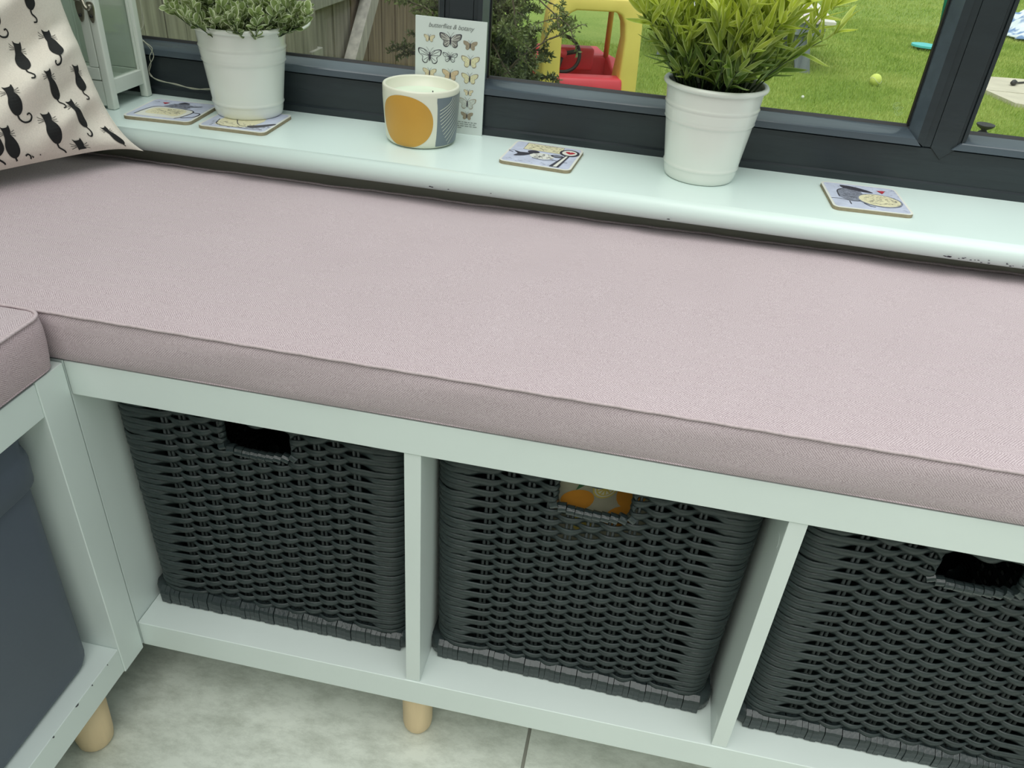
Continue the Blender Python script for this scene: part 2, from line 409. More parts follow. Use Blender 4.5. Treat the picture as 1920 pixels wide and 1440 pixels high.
# dark corner post at the left end of the window
bbox('corner_post', (-.372, .52, S, -.332, .60, ZT), M['upvc'], win, bev=.003)
# etched safety mark low in the middle pane: two overlapping rings
mb = MB()
for cx, cz, r in ((.8485, .1985, .0042), (.8535, .1925, .0052)):
    for rr in (r, r*.55):
        a = np.linspace(0, 2*PI*.86, 20); V2, F2 = stroke(np.stack([cx+rr*np.cos(a+.7), cz+rr*np.sin(a+.7)], 1), .0004)
        mb.add([(x, .5578, z) for x, z in V2], F2)
mb.build('etched_mark', M['etch'], win)

# ------------------------------------------------------------------ benches
RB, BT, H = .0385, .3720, .4115      # rail bottom, shelf top, underside
def bench_window():
    b = empty('storage_bench', (.74, .195, -.51), 'long white open storage bench under the window, holding the dark wicker baskets', 'bench')
    X1 = 1.465
    bbox('side_panel', (0, 0, -H, .038, .39, 0), M['white'], b)
    bbox('side_panel', (X1-.038, 0, -H, X1, .39, 0), M['white'], b)
    bbox('top_board', (.0385, 0, -RB, X1-.0385, .39, 0), M['white'], b)
    bbox('bottom_board', (.0385, 0, -H, X1-.0385, .39, -BT), M['white'], b)
    for x in (.3745, .7235, 1.0725):
        bbox('divider', (x, .0015, -BT+.0002, x+.0165, .389, -RB-.0002), M['white_edge'], b, bev=.0006)
    for x, y in ((.3785, .036), (1.08, .036), (1.41, .036), (.06, .345), (.383, .345), (1.08, .345), (1.41, .345)):
        pr = [(0, -.5100), (.009, -.5098), (.0145, -.507), (.0175, -.501), (.0186, -.493), (.0190, -.45), (.0190, -.4117), (0, -.4117)]
        V, F = lathe(pr, x, y, 28); mesh('leg', V, F, M['birch'], b, True)
    # cam lock covers pressed into the divider
    mb = MB()
    for zc in (-.075, -.345):
        a = np.linspace(0, 2*PI, 17)[:-1]
        mb.add([(.7232, .016+.0065*math.cos(t), zc+.0065*math.sin(t)) for t in a]+[(.7236, .016+.0075*math.cos(t), zc+.0075*math.sin(t)) for t in a],
               [tuple(range(16))]+[(i, (i+1) % 16, 16+(i+1) % 16, 16+i) for i in range(16)])
    mb.build('cam_cover', M['white_edge'], b)
    return b
bench_window()
def bench_left():
    b = empty('storage_bench', (-.17, -.75, -.51), 'white storage bench at left, at right angles to the long one, holding a slate box', 'bench')
    XF = .040; XB = -.350; Y1 = -1.47
    bbox('side_panel', (XB, -.0400, -H-.002, XF, -.0030, 0), M['white'], b)
    bbox('side_panel', (XB, Y1, -H, XF, Y1+.038, 0), M['white'], b)
    bbox('top_board', (XB, Y1+.0385, -RB, XF-.001, -.040, -.0015), M['white'], b)
    bbox('bottom_board', (XB, Y1+.0385, -H, XF-.001, -.040, -BT), M['white'], b)
    for y in (-.393, -.742, -1.091):
        bbox('divider', (XB, y, -BT+.0002, XF-.003, y+.0165, -RB-.0002), M['white_edge'], b, bev=.0006)
    for x, y in ((.004, -.076), (.004, -.75), (-.012, -1.40), (-.30, -.105), (-.30, -.75), (-.30, -1.40)):
        pr = [(0, -.5100), (.012, -.5099), (.017, -.508), (.0200, -.503), (.0215, -.49), (.0245, -.4117), (0, -.4117)]
        V, F = lathe(pr, x, y, 28); mesh('leg', V, F, M['birch'], b, True)
    # chips in the foil along the lower front edge
    mb = MB()
    for y, L_ in ((-.118, .006), (-.155, .003), (-.09, .002), (-.062, .0015)):
        mb.add([(XF-.0005, y, -BT-.0002), (XF-.0005, y+L_, -BT-.0006), (XF+.0000, y+L_*.7, -BT-.0024), (XF-.0002, y+L_*.2, -BT-.0018)], [(0, 1, 2, 3)])
    mb.build('edge_chips', M['ink'], b)
bench_left()

# slate storage box in the left bench
def slate_box():
    b = empty('storage_box', (-.14, -.21, -.372), 'dark slate storage box with rounded corners inside the left bench', 'box')
    def ring(z, x0, x1, y0, y1, r):
        P = []
        for cx, cy, a0 in ((x1-r, y1-r, 0), (x0+r, y1-r, PI/2), (x0+r, y0+r, PI), (x1-r, y0+r, 1.5*PI)):
            for k in range(7): P.append((cx+r*math.cos(a0+k*PI/12), cy+r*math.sin(a0+k*PI/12), z))
        return P
    prof = [(-.3715, -.004), (-.366, 0), (-.36, .0015), (-.112, .0030), (-.1095, .0030), (-.108, .0052), (-.105, .0074), (-.080, .0080), (-.073, .0066), (-.070, .0050), (-.05, .0065), (-.047, .0045), (-.05, .0015)]
    V = []; n = 28
    for z, g in prof: V += ring(z, -.30-g, .0165+g, -.372-g, -.0525+g, .028)
    F = [tuple(range(n))[::-1]]
    for i in range(len(prof)-1):
        for q in range(n): F.append((i*n+q, i*n+(q+1) % n, (i+1)*n+(q+1) % n, (i+1)*n+q))
    o = mesh('box_body', V, F, M['slate'], b, True)
    o.modifiers.new('sol', 'SOLIDIFY').thickness = -.002
slate_box()

# ------------------------------------------------------------------ cushions
def cushion(name, x0, x1, y0, y1, label, mtop, mfront, zs=.052, crown=.014, notch=None, seam_m=None, round_=.012, yb=None):
    c = empty(name, ((x0+x1)/2, (y0+y1)/2, 0), label, 'cushion')
    W, D = x1-x0, y1-y0
    def hz(x, y):
        ex = min(x-x0, x1-x)/.11; ey = min(y-y0, y1-y)/.11
        f = (1-math.exp(-2.6*max(ex, 0)))*(1-math.exp(-2.6*max(ey, 0)))
        wv = .0010*math.sin(x*9+y*5)+.0008*math.sin(x*23-y*11+1)+.0006*math.sin(x*47+2*math.sin(y*20))
        pk = .0012*math.exp(-max(ey, 0)*2.5)*math.sin(x*70+3*math.sin(x*13))
        return zs+crown*f+(wv+pk)*min(1, ex*3, ey*3) if ex > 0 and ey > 0 else zs
    nx = int(W/.012); ny = int(D/.012)
    # outline (rounded corners) in the top plane
    us = np.linspace(0, 1, nx+1); vs_ = np.linspace(0, 1, ny+1)
    def edge_w(v):           # bunch rows near the edges
        return v
    V = []; idx = {}
    def rc(x, y):            # pull corners inwards on a radius
        r = round_
        dx = 0; dy = 0
        cx = x0+r if x < x0+r else (x1-r if x > x1-r else None); cy = y0+r if y < y0+r else (y1-r if y > y1-r else None)
        if cx is not None and cy is not None:
            a, b2 = x-cx, y-cy; m_ = max(abs(a), abs(b2)); l = math.hypot(a, b2)
            if l > 1e-9: return cx+a*m_/l, cy+b2*m_/l
        return x, y
    xs = sorted(set([x0+round_*k/4 for k in range(4)]+[x1-round_*k/4 for k in range(4)]+[x0+round_+(W-2*round_)*i/nx for i in range(nx+1)]))
    ys = sorted(set([y0+round_*k/4 for k in range(4)]+[y1-round_*k/4 for k in range(4)]+[y0+round_+(D-2*round_)*i/ny for i in range(ny+1)]))
    for j, y in enumerate(ys):
        for i, x in enumerate(xs):
            a, b2 = rc(x, y); z = hz(x, y)
            if yb: b2 += yb(a)*max(0, (b2-y0)/D)
            V.append((a, b2, z))
    F = []; n = len(xs)
    for j in range(len(ys)-1):
        for i in range(n-1): F.append((j*n+i, j*n+i+1, (j+1)*n+i+1, (j+1)*n+i))
    mesh('top_panel', V, F, mtop, c, True)
    per = [i for i in range(n)]+[j*n+n-1 for j in range(1, len(ys))]+[(len(ys)-1)*n+i for i in range(n-2, -1, -1)]+[j*n for j in range(len(ys)-2, 0, -1)]
    B = np.array([V[i] for i in per]); K = len(B)
    T = np.roll(B, -1, 0)-np.roll(B, 1, 0); N = np.stack([T[:, 1], -T[:, 0], 0*T[:, 0]], 1); N /= np.linalg.norm(N, axis=1)[:, None]
    VV = []; lv = [(1.0, 0), (.93, .0022), (.75, .0038), (.5, .0044), (.25, .0036), (.08, .0020), (.0, -.001)]
    for k, (f, o) in enumerate(lv):
        Q = B+N*(o+.0008*np.sin(B[:, :1]*31+B[:, 1:2]*27+k)*(0 < k < 6)); Q[:, 2] = .0008+(B[:, 2]-.0008)*f; VV.append(Q)
    VV = np.concatenate(VV); FF = []
    for k in range(len(lv)-1):
        for q in range(K): FF.append((k*K+q, (k+1)*K+q, (k+1)*K+(q+1) % K, k*K+(q+1) % K))
    FF.append(tuple((len(lv)-1)*K+q for q in range(K)))
    mesh('side_band', VV, FF, mfront, c, True)
    # turned seam that stands slightly proud along the top edge
    P = B+N*.0016; P[:, 2] += .0010+.0003*np.sin(B[:, 0]*160)
    V3, F3 = tube(P, .0017, 8, closed=True, ry=.0015); mesh('seam', V3, F3, M['seam'], c, True)
    P = B+N*.0006; P[:, 2] = .0035
    V3, F3 = tube(P, .0010, 5, closed=True); mesh('seam', V3, F3, mfront, c, True)
    return c
cushion('bench_cushion', -.365, 1.46, .000, .392, 'long pale pink herringbone seat cushion under the window', M['pink_top'], M['pink_front'],
        yb=lambda x: .004+.018*max(0, x)+.0012*math.sin(x*33)+.0008*math.sin(x*71))
cushion('bench_cushion', -.345, .040, -1.45, -.0095, 'pink herringbone seat cushion at the left edge, its rounded corner meeting the long one', M['pink_ltop'], M['pink_left'], zs=.056, crown=.011, round_=.016)

# ------------------------------------------------------------------ wicker baskets
def basket():
    root = empty('wicker_basket', (0, 0, 0))
    Wd, Dp, R = .318, .325, .020
    HT = .318
    rows = 38; z0 = .022; pitch = (HT-.012-z0)/rows
    # perimeter path starting at the middle of the back, going round to the left, across the front, and back
    def path(s, wd, dp):
        """position and outward normal at arc length s of a rounded rectangle (front at y=0, centred in x)"""
        a, b = wd/2, dp; ax, by = wd-2*R, dp-2*R; q = PI*R/2
        segs = [('l', ax), ('c', q), ('l', by), ('c', q), ('l', ax), ('c', q), ('l', by), ('c', q)]
        st = [(-a+R, 0), (a-R, R), (a, R), (a-R, b-R), (a-R, b), (-a+R, b-R), (-a, b-R), (-a+R, R)]
        dr = [(1, 0), -PI/2, (0, 1), 0, (-1, 0), PI/2, (0, -1), PI]
        for k, (ty, L_) in enumerate(segs):
            if s <= L_ or k == 7:
                if ty == 'l':
                    d = dr[k]; p = st[k]; return p[0]+d[0]*s, p[1]+d[1]*s, d[1], -d[0], k, s/L_
                an = dr[k]+s/R; c = st[k]; return c[0]+R*math.cos(an), c[1]+R*math.sin(an), math.cos(an), math.sin(an), k, s/L_
            s -= L_
    stx = [-.1055+.0211*k for k in range(11)]     # stakes along the front
    hole = (3, 6)                                   # the handle hole lies between these two stakes
    holez = (HT-.053, HT-.018)
    hx0, hx1 = stx[3]+.0015, stx[7]-.0015
    def offs(x, row, L_):
        """distance out of the stake plane: out over one stake, in behind the next; always out at the corner posts"""
        u = (x+.1055)/.0211
        ed = L_/2-abs(x)
        wv = math.cos(PI*(u+row))
        wv = math.copysign(abs(wv)**.8, wv)
        if abs(x) > .1055:
            k = 0 if x < 0 else 10
            end = math.cos(PI*(k+row)); tt = min(1, (abs(x)-.1055)/.0235); tt = tt*tt*(3-2*tt)
            wv = end*(1-tt)+1*tt
        return wv
    P_amp = .0034
    for row in range(rows):
        zc = z0+pitch*(row+.5); t = zc/HT; wd = Wd-.010*(1-t); dp = Dp-.010*(1-t)
        ax, by, q = wd-2*R, dp-2*R, PI*R/2; tot = 2*(ax+by)+4*q
        inhole = holez[0]-.002 < zc < holez[1]
        # sample arc lengths; dense on the front, coarser on the hidden back
        ss = []
        ds = .00225
        nf = int(round(ax/ds)); ss += [ax*i/nf for i in range(nf)]
        ss += [ax+q*i/6 for i in range(6)]
        nsd = int(by/.0045); ss += [ax+q+by*i/nsd for i in range(nsd)]
        ss += [ax+q+by+q*i/3 for i in range(3)]
        nb = int(ax/.0075); ss += [ax+2*q+by+ax*i/nb for i in range(nb)]
        ss += [2*ax+2*q+by+q*i/3 for i in range(3)]
        ss += [2*ax+3*q+by+by*i/nsd for i in range(nsd)]
        ss += [2*ax+3*q+2*by+q*i/6 for i in range(6)]
        jit = random.uniform(-.0005, .0005); ph = random.uniform(0, 6)
        pts = []; hz = []; keep = []
        for s in ss:
            x, y, nx, ny, seg, f = path(s, wd, dp)
            if seg in (0, 4): w_ = offs(x, row, wd)
            elif seg in (2, 6): w_ = offs(y-dp/2, row, dp)
            else: w_ = 1.0
            o = P_amp*w_+.0004*math.sin(s*60+ph)
            hgt = .0036+.0008*abs(w_)**1.5 if seg in (0, 2, 4, 6) else .0039
            if seg in (0, 4) and abs(x) > .126: hgt = .0040
            pts.append((x+nx*o, y+ny*o, zc+jit+.0005*math.sin(s*45+ph*2)-.0006*max(w_, 0)*(1 if abs(x) < .13 else 0))); hz.append(hgt); keep.append(not (inhole and seg == 0 and hx0 < x < hx1))
        pts = np.array(pts); hz = np.array(hz)
        if all(keep):
            V, F = tube(pts, .00135, 6, closed=True, ry=hz, up=np.array([0, 0, 1.])); mesh('wicker_strand', V, F, M['wicker'], root, True)
        else:
            k0 = max(i for i in range(len(keep)) if not keep[i])+1
            order = [(k0+i) % len(keep) for i in range(len(keep)) if keep[(k0+i) % len(keep)]]
            pp = pts[order]; hh = hz[order]
            # the two ends turn back round the stakes beside the hole
            e0 = np.array([[hx1-.002, .006, zc-.001], [hx1-.0045, .001, zc], [hx1-.002, -.0035, zc]]); e1 = np.array([[hx0+.002, -.0035, zc], [hx0+.0045, .001, zc], [hx0+.002, .006, zc-.001]])
            pp = np.concatenate([e0, pp, e1]); hh = np.concatenate([[.0034]*3, hh, [.0034]*3])
            V, F = tube(pp, .00135, 6, ry=hh, up=np.array([0, 0, 1.])); mesh('wicker_strand', V, F, M['wicker'], root, True)
    # stakes: pairs of thin rods
    def stake_mesh(h0, h1):
        mb = MB()
        for dx in (-.0024, .0024):
            V, F = tube([(dx, 0, h0), (dx, 0, h1)], .0018, 6); mb.add(V, F)
        return mb
    full = None; proto = None
    for side in range(4):
        for k, sx in enumerate(stx):
            if side == 0 and 3 < k < 7:
                o = stake_mesh(.012, holez[0]-.004).build('stake', M['stake'], root, True, local=True)
            elif full is None:
                full = o = stake_mesh(.012, HT-.008).build('stake', M['stake'], root, True, local=True)
            else:
                o = full.copy(); link(o, root)
            o.location = [(sx, 0, 0), (Wd/2-.004, Dp/2+sx*1.02, 0), (sx, Dp, 0), (-Wd/2+.004, Dp/2+sx*1.02, 0)][side]
            if side % 2: o.rotation_euler.z = PI/2
            if side == 0: o.rotation_euler.x = 0
            if side == 0: o.location.y = .0035
    # corner posts
    for sx in (-1, 1):
        for yy in (.018, Dp-.018):
            V, F = tube([(sx*(Wd/2-.023), yy, .010), (sx*(Wd/2-.019), yy, HT-.008)], .0145, 12); mesh('corner_post', V, F, M['wicker'], root, True)
    # wrapped base border: one strip after another along the front
    pm = None
    L_ = Wd-.012; n = 50
    for k in range(n):
        if pm is None:
            P = [(.0035, .0005), (-.0075, .0005), (-.0098, .002), (-.0104, .009), (-.0103, .017), (-.0090, .0205), (-.0035, .0248), (.0035, .0255)]
            V, F = prism(P, 'x', -.00295, .00295)
            pm = o = mesh('base_binding', V, F, M['wicker_gloss'], root, False, local=True)
            for p in o.data.polygons: p.use_smooth = False
        else: o = pm.copy(); link(o, root)
        sc = 1+.10*math.sin(k*2.3)
        o.location = (-L_/2+L_*(k+.5)/n, .0015+.0004*math.sin(k*5.1), 0); o.scale = (1.0, 1+.05*math.sin(k*2.3), 1+.035*math.sin(k*.9+1)); o.rotation_euler.y = .02*math.sin(k*1.9)
    mb = MB()
    for side in (1, 2, 3):
        for k in range(50):
            u = -L_/2+L_*(k+.5)/50
            if side == 2: mb.add(*box(u-.0028, Dp-.005, .0005, u+.0028, Dp+.009, .0235))
            else:
                x = (Wd/2-.004) if side == 1 else (-Wd/2+.004); s = 1 if side == 1 else -1
                mb.add(*box(min(x-.004, x+s*.009), Dp/2+u*1.02-.0028, .0005, max(x+.004, x+s*.009), Dp/2+u*1.02+.0028, .0235))
    mb.build('base_binding', M['wicker_gloss'], root, local=True)['kind'] = 'stuff'
    # rounded corner wraps of the base
    for sx in (-1, 1):
        for yy in (.014, Dp-.014):
            V, F = lathe([(0, .0005), (.0185, .0005), (.021, .004), (.021, .020), (.018, .0238), (0, .0238)], sx*(Wd/2-.0135), yy, 20)
            mesh('corner_wrap', V, F, M['wicker_gloss'], root, True)
    # rim: slanted wraps along the whole top edge
    mb = MB()
    for side in range(4):
        for k in range(46):
            u = -L_/2+L_*(k+.5)/46; a = .5
            pts = []
            for q in range(10):
                th = 2*PI*q/10; pts.append((math.cos(th)*.0078, math.sin(th)*.0078))
            V = []
            for e in (-.0031, .0031):
                for (p, z) in pts:
                    xx = u+e+z*.35
                    V.append({0: (xx, .001+p, HT-.006+z), 2: (xx, Dp+p-.001, HT-.006+z), 1: (Wd/2-.002+p, Dp/2+xx*1.02, HT-.006+z), 3: (-Wd/2+.002+p, Dp/2+xx*1.02, HT-.006+z)}[side])
            F = [(q, (q+1) % 10, 10+(q+1) % 10, 10+q) for q in range(10)]+[tuple(range(10))[::-1], tuple(range(10, 20))]
            mb.add(V, F)
    mb.build('rim_binding', M['wicker'], root, local=True)['kind'] = 'stuff'
    # wraps round the lower lip of the handle hole
    hp = None
    for k in range(10):
        if hp is None:
            V, F = tube([(-.0041, 0, 0), (.0041, 0, 0)], .0056, 12, ry=.0050); hp = o = mesh('hole_binding', V, F, M['wicker_gloss'], root, False, local=True)
        else: o = hp.copy(); link(o, root)
        f = k/9; o.location = (hx0+.002+(hx1-hx0-.004)*f, -.0005, holez[0]-.005+.006*abs(2*f-1)**3); o.rotation_euler.y = .5*(2*f-1)**3+.12
    mesh('base_panel', *box(-Wd/2+.006, .004, .002, Wd/2-.006, Dp-.004, .008), M['wicker'], root, local=True)
    return root
bk = basket()
def copy_tree(o, parent=None):
    c = o.copy(); COL.objects.link(c); c.parent = parent
    for ch in o.children: copy_tree(ch, c)
    return c
kids = list(bk.children)
def place_basket(r, x, y, rz, label):
    r.location = (x, y, -.372); r.rotation_euler.z = rz
    tag(r, label, 'basket', 'dark wicker baskets in the long bench')
b2 = copy_tree(bk); b3 = copy_tree(bk)
place_basket(bk, .2035, .044, .004, 'dark grey wicker basket in the left compartment of the long bench')
place_basket(b2, .5545, .046, -.012, 'dark grey wicker basket in the middle compartment, a fruit print showing through its handle hole')
place_basket(b3, .9115, .040, .0, 'dark grey wicker basket in the right compartment, cut off by the frame')

# printed pouch inside the middle basket
def pouch():
    p = empty('printed_pouch', (.565, .13, -.2), 'white pouch printed with lemons, seen through the handle hole of the middle basket', 'pouch')
    def sf(u, v, d=0):   # the front face, slightly crumpled
        return (.512+u*.10, .082+.010*math.cos(u*PI)*-1+.006*math.sin(v*5+u*3)-d, -.0985+(v-.955)*.315)
    V = []; n = 12
    for j in range(n+1):
        for i in range(n+1): V.append(sf(i/n, .70+.33*j/n))
    F = [(j*(n+1)+i, j*(n+1)+i+1, (j+1)*(n+1)+i+1, (j+1)*(n+1)+i) for j in range(n) for i in range(n)]
    o = mesh('pouch_body', V, F, mat('pouch_cloth', (170, 166, 142), .8), p, True); o.modifiers.new('s', 'SOLIDIFY').thickness = .02
    orange = mat('orange_fruit_print', (206, 138, 40), .8); lem = mat('lemon_slice_print', (212, 190, 96), .8); grn = mat('leaf_green_print', (60, 104, 66), .8)
    def deco(poly, m, name='print', d=.0006):
        V2, F2 = flat_mesh(poly, .02); mesh(name, [sf(x, y, d) for x, y in V2], F2, m, p)
    circ = lambda cx, cy, r, e=1., n=20: [(cx+r*math.cos(a)*1.0, cy+r*e*math.sin(a)*.32) for a in np.linspace(0, 2*PI, n+1)[:-1]]
    deco(circ(.52, .935, .13), lem); deco(circ(.52, .935, .112), mat('pale_pith', (214, 210, 190), .8), d=.0009); deco(circ(.52, .935, .095), lem, d=.0012)
    for k in range(10):
        a = k*PI/5; deco([(.52+math.cos(a+q)*r, .935+math.sin(a+q)*r*.32) for q, r in ((0, .03), (.22, .08), (-.22, .08))][::1], mat('pale_segment', (226, 220, 190), .8) if k == 0 else bpy.data.materials['pale_segment'], d=.0015)
    deco(circ(.25, .895, .17, .8), orange); deco(circ(.80, .90, .16, 1.2), orange); deco(circ(.70, .80, .16), orange); deco(circ(.35, .80, .12), lem)
    for cx, cy, a in ((.28, .96, .9), (.36, .965, 2.2), (.78, .975, 1.2)):
        deco([(cx+math.cos(a)*t*.09-math.sin(a)*s*.03, cy+(math.sin(a)*t*.09+math.cos(a)*s*.03)*.32) for t, s in ((-1, 0), (0, 1), (1, 0), (0, -1))], grn)
pouch()

# ------------------------------------------------------------------ things on the sill
def pot(cx, cy, z, rb, rr, h, label):
    r = empty('potted_plant', (cx, cy, z), label, 'plant')
    pr = []
    def R(t): return rb+(rr-.0035-rb)*t
    pr.append((0, 0)); pr.append((rb-.003, 0)); pr.append((rb-.0008, .0015)); pr.append((rb, .004))
    marks = {.15: .0012, .62: .0016, .77: .0016}
    for t in np.linspace(.06, .95, 60):
        d = 0
        for mk, am in marks.items(): d += am*math.exp(-((t-mk)/.012)**2)
        if .64 < t < .75: d += .0009
        pr.append((R(t)+d, t*h))
    for a in np.linspace(-PI/2, PI*.9, 10): pr.append((rr-.0032+.0032*math.cos(a), h-.0032+.0032*math.sin(a)))
    pr += [(rr-.0072, h-.006), (R(.85)-.002, h*.84), (0, h*.84)]
    V, F = lathe([(a, z+b) for a, b in pr], cx, cy, 72); mesh('pot', V, F, M['pot'], r, True)
    V, F = lathe([(0, z+h*.865), (rr*.6, z+h*.87), (R(.88)-.002, z+h*.865), (R(.88)-.002, z+h*.85)], cx, cy, 40); mesh('soil', V, F, M['soil'], r, True)
    return r, z+h*.86
def leaf_mesh(name, L_, W_, curl, m1, m2, shape='lance', seg=6, parent=None):
    """a leaf with a folded midrib and a pale margin; base at the origin, along +x"""
    V = []; F = []; mi = []
    cols = [-1, -.72, 0, .72, 1]
    for i in range(seg+1):
        t = i/seg
        wd = W_*(2.02*t**.62*(1-t)**.85 if shape == 'lance' else math.sin(PI*(t**1.5)*.97+.02)**.6)+1e-5
        if i in (0,): wd = W_*.06
        if i == seg: wd = W_*(.02 if shape == 'lance' else .3)
        x = L_*t; z = curl*L_*math.sin(t*PI*.6)*t
        for c in cols: V.append((x, c*wd, z+abs(c)*wd*.45))
    n = len(cols)
    for i in range(seg):
        for c in range(n-1): F.append((i*n+c, (i+1)*n+c, (i+1)*n+c+1, i*n+c+1)); mi.append(1 if c in (0, n-2) else 0)
    me = bpy.data.meshes.new(name); me.from_pydata(V, [], F); me.materials.append(m1); me.materials.append(m2)
    me.polygons.foreach_set('material_index', mi); me.polygons.foreach_set('use_smooth', [True]*len(F)); me.update()
    return me
def frame_from(d, roll):
    d = Vector(d).normalized(); up = Vector((0, 0, 1)) if abs(d.z) < .97 else Vector((1, 0, 0))
    y = up.cross(d).normalized(); z = d.cross(y)
    m = Matrix((d, y, z)).transposed()
    return m @ Matrix.Rotation(roll, 3, 'X')

def foliage(root, leaves, meshes, stuffmat, nobj=300, name='leaf', cam_=Vector((.554, -.555, .425))):
    """leaves: (pos, dir, roll, scale, mesh index) in world space; the largest seen become parts, the rest one stuff mesh"""
    # nearer and higher leaves show largest
    leaves.sort(key=lambda l: (Vector(l[0])-cam_).length-.25*l[0][2])
    off = OFF[root.name]
    for (p, d, roll, sc, k) in leaves[:nobj]:
        o = bpy.data.objects.new(name, meshes[k]); link(o, root)
        o.matrix_local = Matrix.Translation(Vector(p)-off) @ frame_from(d, roll).to_4x4() @ Matrix.Scale(sc, 4)
    rest = leaves[nobj:]
    if rest:
        V = []; F = []; mi = []; n = 0
        for (p, d, roll, sc, k) in rest:
            me = meshes[k]; A = np.array([v.co[:] for v in me.vertices])*sc; Rm = np.array(frame_from(d, roll))
            V.append(A @ Rm.T+np.array(p)); F += [tuple(i+n for i in f.vertices) for f in me.polygons]; mi += [f.material_index for f in me.polygons]; n += len(A)
        o = mesh('foliage', np.concatenate(V), F, stuffmat, root, True); o.data.polygons.foreach_set('material_index', mi); o['kind'] = 'stuff'

# bamboo-like plant on the right
r2, zs2 = pot(.6173, .4735, S, .0439, .0628, .1162, 'white ribbed pot of tall yellow-green leafy stems, standing on the sill')
lm = [leaf_mesh('leaf_blade', .033, .0042, c, M['leaf'], M['leaf_edge']) for c in (.35, -.45, .7)]+[leaf_mesh('leaf_blade', .026, .0034, .3, M['leaf'], M['leaf_edge'])]
leaves = []
for k in range(105):
    a = random.uniform(0, 2*PI); rr = .040*math.sqrt(random.random()); p0 = Vector((.6173+rr*math.cos(a), .4735+rr*math.sin(a), zs2-.004))
    lean = random.uniform(.05, .85)*(.35+rr/.045*.8); a2 = a+random.uniform(-.6, .6)
    d = Vector((math.cos(a2)*lean, math.sin(a2)*lean*.85, 1)).normalized(); L_ = random.uniform(.085, .150)
    P = []; q = p0.copy(); dd = d.copy()
    n = 9
    for i in range(n):
        P.append(tuple(q)); q = q+dd*(L_/n); dd = (dd+Vector((math.cos(a2), math.sin(a2), -.15))*.035*lean+Vector((random.gauss(0, .05), random.gauss(0, .05), 0))).normalized()
        if q.y > .548 and q.z < .19: q.y = .548
        if i > 0:
            for s in range(2 if i < 6 else 3):
                al = random.uniform(0, 2*PI); sd = Vector((math.cos(al), math.sin(al), random.uniform(-.1, .6)))
                ld = (dd*.8+sd*random.uniform(.45, 1.3)).normalized()
                tp = q+ld*.03
                if (tp.z < S+.1162+.004 or q.z < S+.1162) and math.hypot(tp.x-.6173, tp.y-.4735) > .048: continue
                leaves.append((tuple(q), tuple(ld), random.uniform(-1.2, 1.2), random.uniform(.75, 1.25), random.randrange(4)))
    V, F = tube(P, np.linspace(.0010, .0005, len(P)), 5); mesh('stem', V, F, M['stem'], r2, True)
foliage(r2, leaves, lm, [M['leaf'], M['leaf_edge']])

# small-leaved variegated plant on the left
r1, zs1 = pot(.0009, .4859, S+.0045, .0445, .0616, .1148, 'white ribbed pot of small cream-edged leaves, standing on a coaster')
lm1 = [leaf_mesh('leaf_small', .0125, .0043, c, M['sage'], M['sage_edge'], 'ovate', 5) for c in (.3, -.2, .6)]
leaves = []
for k in range(120):
    a = random.uniform(0, 2*PI); rr = .044*math.sqrt(random.random()); p0 = Vector((.0009+rr*math.cos(a), .4859+rr*math.sin(a), zs1-.004))
    lean = random.uniform(.1, 1.5)*(.3+rr/.045*.9); a2 = a+random.uniform(-.5, .5)
    d = Vector((math.cos(a2)*lean, math.sin(a2)*lean, 1)).normalized(); L_ = random.uniform(.035, .062)
    P = []; q = p0.copy(); n = 6
    for i in range(n+1):
        P.append(tuple(q)); q = q+d*(L_/n); d = (d+Vector((random.gauss(0, .08), random.gauss(0, .08), 0))).normalized()
        if q.y > .545: q.y = .545
        if i > 0:
            for s in range(2 if i < n-1 else 5):
                al = random.uniform(0, 2*PI)+s*1.3; sd = Vector((math.cos(al), math.sin(al), random.uniform(-.1, .5)))
                leaves.append((tuple(q), tuple((d*.5+sd*random.uniform(.5, .9)).normalized()), random.uniform(-.8, .8), random.uniform(.7, 1.2), random.randrange(3)))
    V, F = tube(P, .0006, 4); mesh('stem', V, F, M['stem'], r1, True)
foliage(r1, leaves, lm1, [M['sage'], M['sage_edge']])

